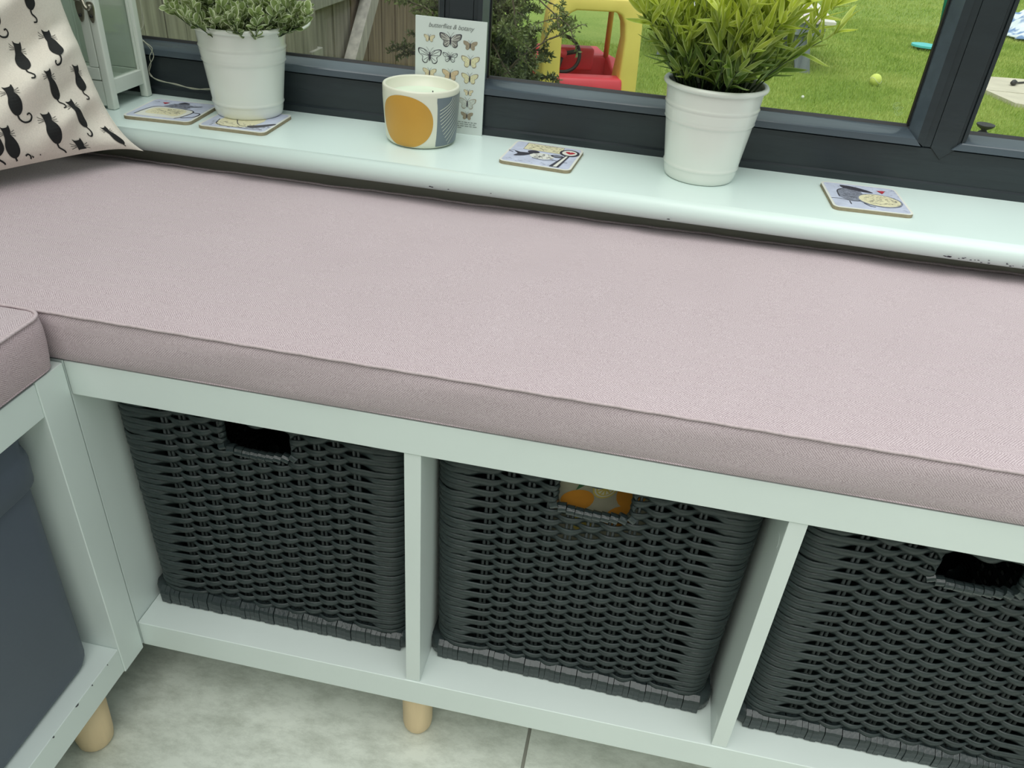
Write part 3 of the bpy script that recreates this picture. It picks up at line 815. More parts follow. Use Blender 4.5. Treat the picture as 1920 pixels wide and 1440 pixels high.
# candle in a patterned ceramic cup
def candle():
    cx, cy, rb, rr, h = .2498, .4742, .0445, .0495, .0730
    c = empty('candle', (cx, cy, S), 'white candle in a cream ceramic cup with a mustard disc and grey striped block', 'candle')
    def R(z):
        t = z/h; return rb+(rr-rb)*min(1, t*1.3)**.6 if z > .003 else rb-.004+.0013*z/.001
    pr = [(0, 0), (rb-.006, 0), (rb-.002, .0012), (rb, .0035)]+[(R(z), z) for z in np.linspace(.006, h-.002, 16)]
    pr += [(rr-.0006, h-.0006), (rr-.002, h), (rr-.0036, h-.0006), (rr-.0044, h-.002), (rr-.0050, h-.016), (0, h-.016)]
    V, F = lathe([(a, S+b) for a, b in pr], cx, cy, 80); mesh('cup', V, F, M['ceramic'], c, True)
    V, F = lathe([(0, S+h-.0158), (.02, S+h-.0160), (rr-.0075, S+h-.0155), (rr-.0052, S+h-.0140)], cx, cy, 60); mesh('wax', V, F, M['wax'], c, True)
    V, F = tube([(cx+.014, cy+.004, S+h-.0162), (cx+.0145, cy+.004, S+h-.009)], .0008, 6); mesh('wick', V, F, M['ink'], c, True)
    def wrap(poly, m, name, d, step=.004):     # poly in (arc length, height)
        V2, F2 = flat_mesh(poly, step); Vw = []
        for s, z in V2:
            a = -PI/2-.135+s/rr; rad = R(z)+d; Vw.append((cx+rad*math.cos(a), cy+rad*math.sin(a), S+z))
        mesh(name, Vw, F2, m, c, True)
    P = []
    for a in np.linspace(0, 2*PI, 61)[:-1]:       # a rounded disc
        e = 2.15; ca, sa = math.cos(a), math.sin(a); P.append((-.0020+.0388*math.copysign(abs(ca)**(2/e), ca), .0345+.0325*math.copysign(abs(sa)**(2/e), sa)))
    wrap(P, M['mustard'], 'disc_print', .00035)
    x0, x1 = .0415, .1000
    wrap([(x0, .004)]+[(x, .004) for x in np.linspace(x0+.004, x1, 14)]+[(x1, .0655)]+[(x, .0655) for x in np.linspace(x1-.004, x0, 14)], M['slate_print'], 'block_print', .00035)
    # white arcs that cross the block
    for k in range(11):
        t = k/10; P = []
        for u in np.linspace(0, 1, 14):
            # a leaf-shaped field of curved lines
            xa, ya = x0+.0040+.0165*t**2.2, .050-.044*t
            xb, yb = x0+.026+.038*min(1, t*1.1), .0650-.012*max(0, t-.45)
            x = xa+(xb-xa)*u+.0045*math.sin(PI*u); y = ya+(yb-ya)*u
            P.append((x, max(y, .006)))
        V2, F2 = stroke(P, .00075); Vw = []
        for s, z in V2:
            a = -PI/2-.135+s/rr; rad = R(z)+.0007; Vw.append((cx+rad*math.cos(a), cy+rad*math.sin(a), S+z))
        mesh('stripe_print', Vw, F2, M['ceramic'], c, True)
candle()

# butterfly card on a board
def card():
    x0, x1, z0, z1 = .2262, .3215, S, .2490
    yb, yt = .5240, .5268
    c = empty('art_board', ((x0+x1)/2, yb, S), 'small white board of printed butterflies leaning on the window behind the candle', 'picture')
    def pt(x, z, d=0): return (x, yb+(yt-yb)*(z-z0)/(z1-z0)-d, z)
    V = []
    for d in (0, -.0032):
        V += [pt(x0, z0, d), pt(x1, z0, d), pt(x1, z1, d), pt(x0, z1, d)]
    mesh('board', V, [(0, 1, 2, 3), (7, 6, 5, 4), (0, 4, 5, 1), (1, 5, 6, 2), (2, 6, 7, 3), (3, 7, 4, 0)], M['card'], c)
    W, Hh = x1-x0, z1-z0
    def P2(u, v): return x0+u*W, z1-v*W          # u across, v down, both in board widths
    cols = {'t': (204, 194, 162), 'g': (128, 126, 122), 'b': (150, 138, 118), 'y': (206, 202, 164), 'o': (200, 180, 146), 'w': (186, 192, 184)}
    mm = {k: mat('butterfly_'+k, v, .6, .25, 900) for k, v in cols.items()}
    wing = smooth_poly([(0, .10), (.35, .36), (.8, .46), (1, .40), (.92, .12), (.62, -.06), (.66, -.30), (.48, -.46), (.22, -.42), (.04, -.12)], 3)
    def fly(u, v, s, k, outline=True, vein=False):
        for sg in (1, -1):
            poly = [(p[0]*sg*s/2, p[1]*s*.62) for p in wing]
            cx, cz = P2(u, v)
            if outline:
                V2, F2 = flat_mesh([(cx+a*W*1.06, cz+b*W*1.06) for a, b in poly]); mesh('butterfly_print', [pt(a, b, .00025) for a, b in V2], F2, M['ink'] if vein else mm['b'] if k != 'g' else M['ink'], c)
            V2, F2 = flat_mesh([(cx+a*W*.93+sg*s*.012*W, cz+b*W*.93) for a, b in poly]); mesh('butterfly_print', [pt(a, b, .00045) for a, b in V2], F2, M['card'] if vein else mm[k], c)
            if vein or k == 'g':
                mb = MB()
                for q in ((.9, .38), (.8, .10), (.5, .40), (.55, -.30), (.3, -.40)):
                    V2, F2 = stroke([(cx, cz), (cx+sg*q[0]*s/2*W*.5, cz+q[1]*s*.62*W*.5), (cx+sg*q[0]*s/2*W, cz+q[1]*s*.62*W)], .0005); mb.add([pt(a, b, .0007) for a, b in V2], F2)
                mb.build('vein_print', M['ink'] if vein else M['cream'], c)
        cx, cz = P2(u, v); mb = MB()
        V2, F2 = stroke([(cx, cz-s*.20*W), (cx, cz-.02*W*s), (cx, cz+s*.16*W)], [.0008*s*4, .0022*s*4, .0010*s*4]); mb.add([pt(a, b, .0009) for a, b in V2], F2)
        for sg in (-1, 1):
            V2, F2 = stroke([(cx, cz+s*.14*W), (cx+sg*s*.08*W, cz+s*.28*W), (cx+sg*s*.16*W, cz+s*.36*W)], .00028); mb.add([pt(a, b, .0008) for a, b in V2], F2)
        mb.build('body_print', M['ink'], c)
    fly(.20, .27, .15, 't'); fly(.50, .27, .30, 'g'); fly(.78, .31, .19, 'b')
    fly(.21, .50, .32, 'w', vein=True); fly(.50, .49, .20, 'w', vein=True); fly(.79, .52, .25, 'y')
    fly(.21, .72, .19, 't'); fly(.51, .72, .23, 'o'); fly(.79, .74, .23, 'y')
    fly(.78, .93, .13, 't'); fly(.77, 1.08, .24, 'w'); fly(.77, 1.25, .17, 'b')
    fly(.50, .93, .18, 'o'); fly(.22, .93, .18, 't')
    def text(s, u, v, size, align='CENTER', shear=.35):
        cu = bpy.data.curves.new('t', 'FONT'); cu.body = s; cu.size = size; cu.align_x = align; cu.shear = shear; cu.space_character = .95
        o = bpy.data.objects.new('t', cu); me = bpy.data.meshes.new_from_object(o)
        V2 = [tuple(v_.co[:2]) for v_ in me.vertices]; F2 = [tuple(p.vertices) for p in me.polygons]
        cx, cz = P2(u, v)
        mesh('text_print', [pt(cx+a, cz+b, .0004) for a, b in V2], F2, mat('grey_ink', (120, 124, 122), .6) if 'grey_ink' not in bpy.data.materials else bpy.data.materials['grey_ink'], c)
        bpy.data.objects.remove(o); bpy.data.meshes.remove(me)
    text('butterflies & botany', .50, .125, .0080)
    for i in range(4):     # the caption below is too small to read: short dashes
        mb = MB(); u = .50
        while u < .90-(.22 if i == 3 else 0):
            l = random.uniform(.02, .06); a, b = P2(u, 1.345+.028*i); a2 = a+l*W
            mb.add([pt(a, b, .0004), pt(a2, b, .0004), pt(a2, b+.0008, .0004), pt(a, b+.0008, .0004)], [(0, 1, 2, 3)]); u += l+.012
        mb.build('text_print', bpy.data.materials['grey_ink'], c)
card()

# coasters
def coaster(cx, cy, rz, label, art, z=S, group='printed coasters on the sill'):
    c = empty('coaster', (cx, cy, z), label, 'coaster', group)
    c.rotation_euler.z = rz; hs = .0465; t = .0042; r = .008
    def rr_(h, r, n=6):
        P = []
        for sx, sy, a0 in ((1, 1, 0), (-1, 1, PI/2), (-1, -1, PI), (1, -1, 1.5*PI)):
            for k in range(n+1): a = a0+k*PI/2/n; P.append((sx*(h-r)+r*math.cos(a), sy*(h-r)+r*math.sin(a)))
        return P
    V, F = prism(rr_(hs, r), 'z', .0002, t); mesh('base', V, F, M['cork'], c, local=True)
    V, F = prism(rr_(hs, r), 'z', t, t+.0003); mesh('face', V, F, M['cream'], c, local=True)
    V, F = prism(rr_(hs-.0028, r-.002), 'z', t+.0003, t+.0004); mesh('picture_print', V, F, M['lilac'], c, local=True)
    lay = [t+.0005]
    def poly(P, m, n=3, sm=True):
        P = smooth_poly(P, n) if sm else P; lay[0] += .00004
        V2, F2 = flat_mesh([(x*hs, y*hs) for x, y in P]); mesh('drawing_print', [(x, y, lay[0]) for x, y in V2], F2, m, c, local=True)
    def line(P, wd=.0009, m=None, sm=True):
        P = smooth_line([(x*hs, y*hs) for x, y in P], 5) if sm else np.array([(x*hs, y*hs) for x, y in P]); lay[0] += .00004
        V2, F2 = stroke(P, wd); mesh('drawing_print', [(x, y, lay[0]) for x, y in V2], F2, m or M['ink'], c, local=True)
    def scribble(x0, y0, x1, y1, n, m=None, wd=.0006):
        mb = MB(); lay[0] += .00004
        for _ in range(n):
            x, y = random.uniform(x0, x1), random.uniform(y0, y1); l = random.uniform(.02, .09); a = random.uniform(-.4, .4)
            V2, F2 = stroke(np.array([(x, y), (x+l*math.cos(a)/2, y+l*math.sin(a)/2+.01), (x+l*math.cos(a), y+l*math.sin(a))])*hs, wd); mb.add([(p, q, lay[0]) for p, q in V2], F2)
        mb.build('drawing_print', m or M['ink'], c, local=True)
    art(poly, line, scribble)
    return c
def circle(cx, cy, rx, ry=None, n=12): return [(cx+rx*math.cos(a), cy+(ry or rx)*math.sin(a)) for a in np.linspace(0, 2*PI, n+1)[:-1]]
grey2 = mat('wash_grey', (128, 132, 146), .4, .3, 300)
def art_spoon(poly, line, scr):
    poly([(-.62, .88), (.45, .88), (.45, .28), (-.62, .28)], M['parch'], sm=False); line([(-.62, .88), (.45, .88), (.45, .28), (-.62, .28), (-.62, .88)], .0007, sm=False)
    scr(-.55, .36, .38, .82, 55)
    poly(circle(.02, -.15, .34, .26), M['cream']); poly(circle(-.28, .12, .17, .13), M['ink']); poly(circle(.42, .02, .19, .11), M['ink']); poly(circle(.42, .02, .12, .06), grey2)
    poly([(-.25, .0), (-.45, -.3), (-.72, -.42), (-.66, -.2), (-.8, .0), (-.62, -.05), (-.45, -.02)], M['ink'])
    scr(-.2, -.4, .3, .05, 40); line([(-.2, -.4), (.1, -.48), (.4, -.38)]); line([(.3, -.3), (.6, -.42), (.8, -.42)])
    line([(-.8, .05), (-.95, -.05), (-.8, -.15)], .0008)
    poly(circle(.68, .45, .28, .30, 16), M['ink']); poly(circle(.68, .45, .21, .23, 16), M['cream']); poly([(.55, .50), (.66, .56), (.68, .50), (.74, .56), (.84, .48), (.70, .34)], M['red'])
    poly([(.62, .16), (.74, .16), (.66, -.9), (.40, -.9)], M['ink'], sm=False); poly([(.645, .12), (.70, .12), (.60, -.9), (.50, -.9)], M['cream'], sm=False); scr(-.9, -.9, .9, -.6, 14, grey2)
def art_cookie(poly, line, scr):
    poly([(-.70, -.15), (-.66, .35), (-.40, .62), (-.12, .60), (-.02, .2), (-.1, -.3), (-.4, -.42)], grey2); scr(-.62, -.3, -.1, .55, 80)
    poly([(-.46, .60), (-.5, .80), (-.2, .78), (.15, .58), (.28, .40), (-.05, .42)], M['ink']); line([(-.70, -.15), (-.66, .35), (-.40, .62)], .0014)
    line([(-.95, -.35), (-.7, -.32), (-.4, -.42), (-.1, -.3)]); line([(-.5, -.45), (-.5, -.68)], .0012); line([(-.15, -.5), (-.02, -.7), (.1, -.72)], .0012)
    poly(circle(.32, -.18, .58, .50, 20), grey2); poly(circle(.32, -.18, .53, .45, 20), M['parch']); scr(-.1, -.5, .75, .2, 110)
    poly([(.42, .62), (.66, .66), (.52, .40)], M['red'], sm=False); scr(-.9, .5, .9, .85, 22, grey2); scr(.6, -.9, .9, .4, 12, grey2)
def art_mug(poly, line, scr):
    poly([(-.75, -.62), (-.62, .02), (-.35, .20), (.40, .12), (.66, -.05), (.58, -.55), (.45, -.80), (-.6, -.80)], M['cream'])
    poly([(-.55, -.52), (-.52, .0), (.0, .10), (.46, .0), (.42, -.60), (0, -.55)], M['parch']); scr(-.45, -.45, .36, .02, 80)
    line([(-.78, -.70), (-.66, .02), (-.35, .22), (.40, .14), (.68, -.05), (.60, -.55), (.46, -.82)], .0016); line([(.66, -.1), (.92, -.15), (.9, -.5), (.6, -.7)], .0018)
    poly([(-.36, .22), (-.22, .52), (.0, .72), (.20, .66), (.34, .52), (.66, .60), (.58, .46), (.36, .38), (.30, .18)], grey2); scr(-.3, .25, .35, .6, 60)
    poly([(-.10, .60), (.0, .82), (.22, .70)], M['ink']); poly([(-.58, .62), (-.38, .66), (-.46, .48)], M['red'], sm=False); scr(-.9, .5, .9, .9, 16, grey2)
def art_plate(poly, line, scr):
    poly([(-.6, -.7), (-.5, .3), (.5, .3), (.3, -.7)], M['parch']); line([(-.7, -.2), (-.5, -.72), (.4, -.80), (.8, -.7)], .0014); line([(-.4, .3), (.1, -.6), (.8, -.4)], .0012)
    poly([(.3, -.55), (.55, -.40), (.9, -.1), (.95, -.2), (.7, -.55), (.45, -.70)], M['ink']); scr(-.8, -.85, .9, -.4, 60)
coaster(.4165, .4615, -.080, 'coaster with a mouse sketch beside a spoon, between the candle and the tall plant', art_spoon)
coaster(.8200, .4560, .045+.25, 'coaster with a round speckled biscuit, rightmost on the sill', art_cookie).rotation_euler.z = -.03+.08
coaster(-.0960, .4520, .07, 'coaster with a mouse peeping over a mug, beside the white lantern', art_mug)
coaster(.0130, .4500, .02, 'coaster mostly hidden beneath the small-leaved potted plant', art_plate)

# lantern
def lantern():
    x0, x1, y0, y1, h = -.272, -.168, .432, .522, .34
    l = empty('lantern', ((x0+x1)/2, (y0+y1)/2, S), 'pale green-white glazed lantern with twin doors standing in the corner of the sill', 'lantern')
    pw = .0118
    for (a, b) in ((x0, y0), (x1-pw, y0), (x0, y1-pw), (x1-pw, y1-pw)):
        bbox('post', (a, b, S, a+pw, b+pw, S+h), M['lantern'], l, bev=.002)
    zr = S+.024
    bbox('floor_board', (x0+.012, y0+.012, zr, x1-.012, y1-.012, zr+.006), M['lantern'], l)
    for (b, nm) in (((x1-.013, y0+pw, zr-.006, x1-.003, y1-pw, zr+.014), 'rail'), ((x0+.003, y0+pw, zr-.006, x0+.013, y1-pw, zr+.014), 'rail'), ((x0+pw, y1-.013, zr-.006, x1-pw, y1-.003, zr+.014), 'rail'),
                    ((x1-.013, y0+pw, S+h-.03, x1-.003, y1-pw, S+h), 'rail'), ((x0+.003, y0+pw, S+h-.03, x0+.013, y1-pw, S+h), 'rail'), ((x0+pw, y1-.013, S+h-.03, x1-pw, y1-.003, S+h), 'rail')):
        bbox(nm, b, M['lantern'], l, bev=.0015)
    bbox('roof_board', (x0-.008, y0-.008, S+h, x1+.008, y1+.008, S+h+.012), M['lantern'], l, bev=.003)
    V, F = box(x1-.0095, y0+pw, zr+.014, x1-.0075, y1-pw, S+h-.03); mesh('pane', V, F, M['glass'], l)
    bbox('back_panel', (x0+pw, y1-.010, zr+.0145, x1-pw, y1-.006, S+h-.031), M['lantern'], l, bev=.0005)
    bbox('side_panel', (x0+.006, y0+pw, zr+.0145, x0+.010, y1-pw, S+h-.031), M['lantern'], l, bev=.0005)
    # glazing strips inside the side opening
    for yy in (y0+pw, y1-pw-.0035): bbox('glazing_strip', (x1-.0075, yy, zr+.014, x1-.0045, yy+.0035, S+h-.03), M['lantern'], l, bev=.0005)
    # front: a solid foot rail, and one glazed door whose edge meets the right post
    bbox('rail', (x0+pw, y0+.0015, S+.004, x1-pw, y0+.012, .1415), M['lantern'], l, bev=.0015)
    a, b, zd = x0+pw+.0006, x1-pw-.0008, .1425
    d = bbox('door', (a, y0+.0008, zd, b, y0+.0115, zd+.016), M['lantern'], l, bev=.0012)
    bbox('stile', (a, y0+.0008, zd+.0162, a+.013, y0+.0115, S+h-.002), M['lantern'], d, bev=.0012)
    bbox('stile', (b-.013, y0+.0008, zd+.0162, b, y0+.0115, S+h-.002), M['lantern'], d, bev=.0012)
    V, F = box(a+.012, y0+.005, zd+.015, b-.012, y0+.007, S+h-.004); mesh('pane', V, F, M['glass'], d)
    # lever latch: two scrolled plates and a curled hook
    zl = .2300; xm = -.1805
    for sx in (-.0085, .0068):
        P = []
        for t in np.linspace(0, 2*PI, 25)[:-1]: P.append((xm+sx+.0048*math.cos(t), zl+.0125*math.sin(t)+.003*math.cos(2*t)))
        V, F = prism(P, 'y', y0-.0020, y0+.0015); mesh('latch_plate', V, F, M['pewter'], l)
        V, F = lathe([(0, 0), (.0020, 0), (.0016, .0015), (0, .002)], 0, 0, 12); V = [(xm+sx+p, y0-.0020-c_, zl-.0075+q) for p, q, c_ in V]; mesh('screw', V, F, M['gasket'], l, True)
    P = smooth_line([(xm-.011, y0-.004, zl+.010), (xm-.004, y0-.007, zl+.0145), (xm+.004, y0-.010, zl+.012), (xm+.009, y0-.013, zl+.005), (xm+.013, y0-.014, zl+.003), (xm+.0155, y0-.014, zl+.006)], 6)
    V, F = tube(P, np.concatenate([np.linspace(.0018, .0026, len(P)//2), np.linspace(.0026, .0018, len(P)-len(P)//2)]), 8); mesh('latch_hook', V, F, M['pewter'], l, True)
    bm = bmesh.new(); bmesh.ops.create_icosphere(bm, subdivisions=2, radius=.0028, matrix=Matrix.Translation((xm+.0158, y0-.014, zl+.0065)))
    mesh('latch_knob', [tuple(v.co) for v in bm.verts], [[v.index for v in f.verts] for f in bm.faces], M['pewter'], l, True); bm.free()
lantern()

# clear twin cord of the fairy lights, hanging behind the lantern and running along the frame
c = empty('light_cord', (-.12, .525, S), 'thin clear twisted cord hanging beside the lantern and running behind the small plant', 'cord')
base = smooth_line([(-.163, .526, .30), (-.165, .526, .235), (-.1665, .526, .200), (-.1745, .520, .186), (-.1665, .522, .178), (-.160, .526, .168), (-.164, .526, .152), (-.170, .526, .136), (-.160, .526, .127), (-.130, .526, .1235), (-.105, .526, .1205), (-.080, .526, .1225), (-.05, .526, .128), (.02, .526, .13)], 10)
for s in (0, PI):
    P = base.copy(); t = np.arange(len(P)); sw = .0008+.0022*np.exp(-((P[:, 2]-.160)/.012)**2)*(P[:, 0] < -.155)
    P[:, 0] += sw*np.cos(t*.33+s)*(P[:, 2] > .13); P[:, 2] += .0009*np.sin(t*.33+s)*(P[:, 2] <= .13); P[:, 1] -= .0008*np.sin(t*.33+s)
    V, F = tube(P, .0006, 5, up=np.array([0, 1., 0.])); mesh('wire', V, F, M['cord'], c, True)

# ------------------------------------------------------------------ cat print pillow
def pillow():
    BR = Vector((-.088, .355, .083)); U = Vector((.52, .854, .03)).normalized()
    s = math.sin(math.radians(27)); cth = math.cos(math.radians(27))
    Hn = Vector((.854, -.52, 0)).normalized(); Vv = (Vector((0, 0, 1))*cth-Hn*s).normalized(); N = U.cross(Vv).normalized()
    if N.dot(Hn) < 0: N = -N
    Sz = .43; Th = .062
    root = empty('cat_pillow', tuple(BR-U*.2), 'beige linen scatter cushion printed with black cats, leaning at the left end', 'cushion')
    def surf(u, v, side=1, d=0):
        """u,v in 0..1; u=1 is the right edge, v=0 the bottom edge"""
        a, b = 2*u-1, 2*v-1
        # edges pull in between the corners
        pin = .135*(1-abs(b)**7)-.02; pinv = .06*(1-abs(a)**8)-.01
        if a > .3: pin += .10*(a-.3)*(-1 if b > -.55 else 0)*.0
        x = a*(1-pin)/2+.5; y = b*(1-pinv)/2+.5
        t = (max(0, 1-abs(a)**2.6)*max(0, 1-abs(b)**2.6))**.55
        w_ = 0
        if side > 0:   # creases that run from the pinched edge into the middle
            w_ += .0100*math.sin((u*1.3-v*2.4)*10+1.5*math.sin(v*7))*t*math.exp(-((u-.80)/.30)**2)
            w_ += .0035*math.sin((u*2.2+v*1.1)*14)*t
            for v0, am in ((.17, .010), (.235, -.007), (.31, .009), (.38, -.006), (.50, .006)):
                w_ += am*math.exp(-((v-(v0-.55*(1-u)))/(.016+.05*(1-u)))**2)*math.exp(-((u-.86)/.17)**2)*min(1, t*2)
            w_ -= .010*math.exp(-((u-.93)/.05)**2-((v-.10-.0)/.05)**2)
        h = Th*t*side*(1 if side > 0 else .25)+w_+d*side
        p = BR+U*((x-1)*Sz)+Vv*(y*Sz)+N*h
        # the corner nub droops and tucks in
        if p.x < -.358: p.x = -.358+(p.x+.358)*.02
        if p.z < .0665: p.z = .0665+(.0665-p.z)*.02
        return p
    n = 90
    for side in (1, -1):
        V = [tuple(surf(i/n, j/n, side)) for j in range(n+1) for i in range(n+1)]
        F = [(j*(n+1)+i, j*(n+1)+i+1, (j+1)*(n+1)+i+1, (j+1)*(n+1)+i) for j in range(n) for i in range(n)]
        if side < 0: F = [f[::-1] for f in F]
        mesh('front_panel' if side > 0 else 'back_panel', V, F, M['linen'], root, True)
    # cats: seen from behind, ears up, with whiskers and a curling tail
    bodyA = [(-.13, .50), (-.17, .62), (-.10, .585), (.04, .60), (.10, .66), (.12, .50), (.09, .40), (.16, .30), (.22, .12), (.20, -.08), (.10, -.22), (-.02, -.26), (-.12, -.20), (-.18, -.06), (-.18, .10), (-.13, .26), (-.12, .38)]
    bodyB = [(-.16, .48), (-.21, .60), (-.12, .575), (0, .60), (.07, .66), (.08, .50), (.05, .40), (.13, .30), (.20, .12), (.22, -.06), (.13, -.20), (.02, -.26), (-.10, -.20), (-.16, -.06), (-.15, .10), (-.12, .26), (-.14, .36)]
    tails = [[(.0, -.22), (.02, -.34), (.10, -.40), (.16, -.46), (.14, -.54), (.04, -.56)], [(0, -.22), (.04, -.36), (.18, -.44), (.36, -.40), (.44, -.28), (.38, -.20), (.30, -.24)],
             [(.02, -.22), (.06, -.36), (.02, -.48), (-.10, -.56), (-.16, -.50), (-.13, -.44)]]
    # catmull smoothing rounds the ears too much, so the head corners stay straight
    def shape(body):
        sp_ = smooth_poly(body, 3); return sp_
    def cat(u, v, sc, rot, kind, tail):
        ca, sa = math.cos(rot), math.sin(rot)
        def T(x, y): return (u+(x*ca-y*sa)*sc, v+(x*sa+y*ca)*sc)
        mb = MB()
        def emit(V2, F2):
            F2 = [f for f in F2 if all(.006 < V2[i][0] < .994 and .006 < V2[i][1] < .994 for i in f)]
            if not F2: return
            mb.add([tuple(surf(min(.999, max(.001, a)), min(.999, max(.001, b)), 1, .0007)) for a, b in V2], F2)
        poly = [T(x, y) for x, y in shape(bodyA if kind else bodyB)]
        emit(*flat_mesh(poly, .008))
        tl = smooth_line(tails[tail], 5); tw = np.linspace(.055, .040, len(tl))*sc
        emit(*stroke([T(*p) for p in tl], tw))
        hx = -.03 if kind else -.06
        for sg in (-1, 1):
            for k in (-1, 0, 1):
                emit(*stroke([T(hx+sg*.10, .42+k*.025), T(hx+sg*.20, .42+k*.055), T(hx+sg*.27, .43+k*.085)], .013*sc))
        # only where the print lies on the front
        o = mb.build('cat_print', M['catblack'], root)
        bm = bmesh.new(); bm.from_mesh(o.data); bmesh.ops.recalc_face_normals(bm, faces=bm.faces); bm.to_mesh(o.data); bm.free()
    return cat, surf, root
cat, surf, proot = pillow()
CATS = [(.860, .395, .087, -.04, 0, 0), (.741, .350, .086, -.13, 0, 1), (.784, .245, .091, -.21, 1, 0), (.889, .274, .091, -.17, 0, 2), (.935, .185, .075, -.10, 0, 0),
        (.840, .163, .080, .08, 0, 0), (.711, .135, .087, -.08, 1, 1), (.887, .088, .085, .15, 0, 2), (.782, .054, .092, -.12, 1, 0), (.662, .038, .086, -.05, 1, 1),
        (.836, -.020, .089, -.07, 1, 0), (.955, .030, .065, .12, 0, 0), (.708, -.040, .086, -.15, 1, 0)]
for q in CATS: cat(*q)
for j in range(0, 10):          # the rest of the print, mostly out of the frame
    for i in range(0, 9):
        u = .06+i*.094+(.047 if j % 2 else 0); v = .05+j*.105
        if (u > .64 and v < .45) or u > .95 or v > .96: continue
        cat(u, v, .088, -.08+.2*math.sin(i*3.1+j*1.7), (i+j) % 2, (i*2+j) % 3)

# ------------------------------------------------------------------ the garden
G = -.60
# --- lawn
def grass_mat(name, c1, c2, c3):
    m, t, b = new_mat(name); L = t.links.new; g = t.nodes.new('ShaderNodeNewGeometry')
    n = t.nodes.new('ShaderNodeTexNoise'); n.inputs['Scale'].default_value = 1.6; n.inputs['Detail'].default_value = 6; n.inputs['Roughness'].default_value = .7; L(g.outputs['Position'], n.inputs['Vector'])
    n2 = t.nodes.new('ShaderNodeTexNoise'); n2.inputs['Scale'].default_value = 60; n2.inputs['Detail'].default_value = 2; L(g.outputs['Position'], n2.inputs['Vector'])
    mx = t.nodes.new('ShaderNodeMath'); mx.operation = 'MULTIPLY_ADD'; L(n2.outputs['Fac'], mx.inputs[0]); mx.inputs[1].default_value = .5
    m2 = t.nodes.new('ShaderNodeMath'); m2.operation = 'MULTIPLY'; L(n.outputs['Fac'], m2.inputs[0]); m2.inputs[1].default_value = .62; L(m2.outputs[0], mx.inputs[2])
    r = t.nodes.new('ShaderNodeValToRGB'); e = r.color_ramp.elements; e[0].position = .32; e[0].color = lin(c1)+(1,); e[1].position = .74; e[1].color = lin(c3)+(1,)
    q = e.new(.5); q.color = lin(c2)+(1,)
    L(mx.outputs[0], r.inputs[0]); L(r.outputs[0], b.inputs['Base Color']); b.inputs['Roughness'].default_value = .7; b.inputs['Specular IOR Level'].default_value = .2
    return m
M['ground'] = grass_mat('turf_ground', (92, 114, 48), (122, 144, 62), (152, 164, 86))
M['grass'] = grass_mat('grass_blades', (112, 142, 54), (148, 172, 74), (200, 204, 124))
g = mesh('lawn_ground', *box(-3, .66, G-.1, 14, 20, G), M['ground']); tag(g, kind='structure')
def grass():
    def zone(n, x0, x1, y0, y1, hmin, hmax, w):
        u = rng.random(n); y = y0+(y1-y0)*u; f = (y-y0)/(y1-y0)
        x = x0+(x1-x0)*rng.random(n)
        return x, y, hmin+(hmax-hmin)*rng.random(n), np.full(n, w)
    Z = [zone(90000, -.4, 2.9, 3.4, 5.4, .012, .032, .0024), zone(90000, .3, 4.4, 5.4, 8.0, .012, .030, .0038), zone(45000, .6, 6.2, 8.0, 12.0, .012, .030, .0060)]
    x, y, h, wd = [np.concatenate(c_) for c_ in zip(*Z)]
    # keep the path clear
    on_path = (x > 2.50+(y-4.6)*.03) & (np.abs(y-(5.15+.0*(x-2.6))) < .42) & (x-2.50 > np.abs(y-5.2)*.4)
    k_ = ~on_path; x, y, h, wd = x[k_], y[k_], h[k_], wd[k_]; n = len(x)
    a = rng.random(n)*2*PI; ln = rng.random(n)*.9*h; la = rng.random(n)*2*PI
    V = np.zeros((n, 3, 3)); dx, dy = np.cos(a)*wd/2, np.sin(a)*wd/2
    V[:, 0] = np.stack([x-dx, y-dy, np.full(n, G)], 1); V[:, 1] = np.stack([x+dx, y+dy, np.full(n, G)], 1)
    V[:, 2] = np.stack([x+ln*np.cos(la), y+ln*np.sin(la), G+h], 1)
    me = bpy.data.meshes.new('grass'); me.vertices.add(3*n); me.vertices.foreach_set('co', V.ravel()); me.loops.add(3*n); me.loops.foreach_set('vertex_index', np.arange(3*n))
    me.polygons.add(n); me.polygons.foreach_set('loop_start', np.arange(n)*3); me.update(calc_edges=True); me.materials.append(M['grass'])
    o = bpy.data.objects.new('grass', me); COL.objects.link(o); tag(o, 'short green lawn grass seen through the window', 'grass', kind='stuff')
grass()

# --- fence on the left, running away from the house
fe = empty('garden_fence', (-.85, 2.5, G), 'weathered close-board timber fence with a pale diagonal brace, outside at left', 'fence')
y = .70; k = 0; pmx = {}
while y < 5.4:
    wd = .098; mt = M['fence'] if y < 2.95 else M['fence_brown']
    key = 0 if y < 2.95 else 1
    if key not in pmx:
        V, F = box(-.009, .0015, 0, .009, wd-.0015, 1.9); pmx[key] = o = mesh('fence_board', V, F, mt, fe, local=True)
    else: o = pmx[key].copy(); link(o, fe)
    o.location = (.025-.0+random.uniform(-.003, .003)+.006*(k % 2), y-2.5, .01); y += .1; k += 1
bbox('fence_rail', (-.812, 2.43, -.100, -.772, 5.4, .02), M['rail'], fe, bev=.003)
bbox('fence_rail', (-.812, .7, .85, -.772, 5.4, .95), M['rail'], fe, bev=.003)
bbox('fence_post', (-.80, 2.24, G, -.760, 2.50, -.085), M['fence'], fe, bev=.004)
bbox('fence_post', (-.795, 2.42, -.30, -.750, 2.53, -.225), M['rail'], fe, bev=.004)
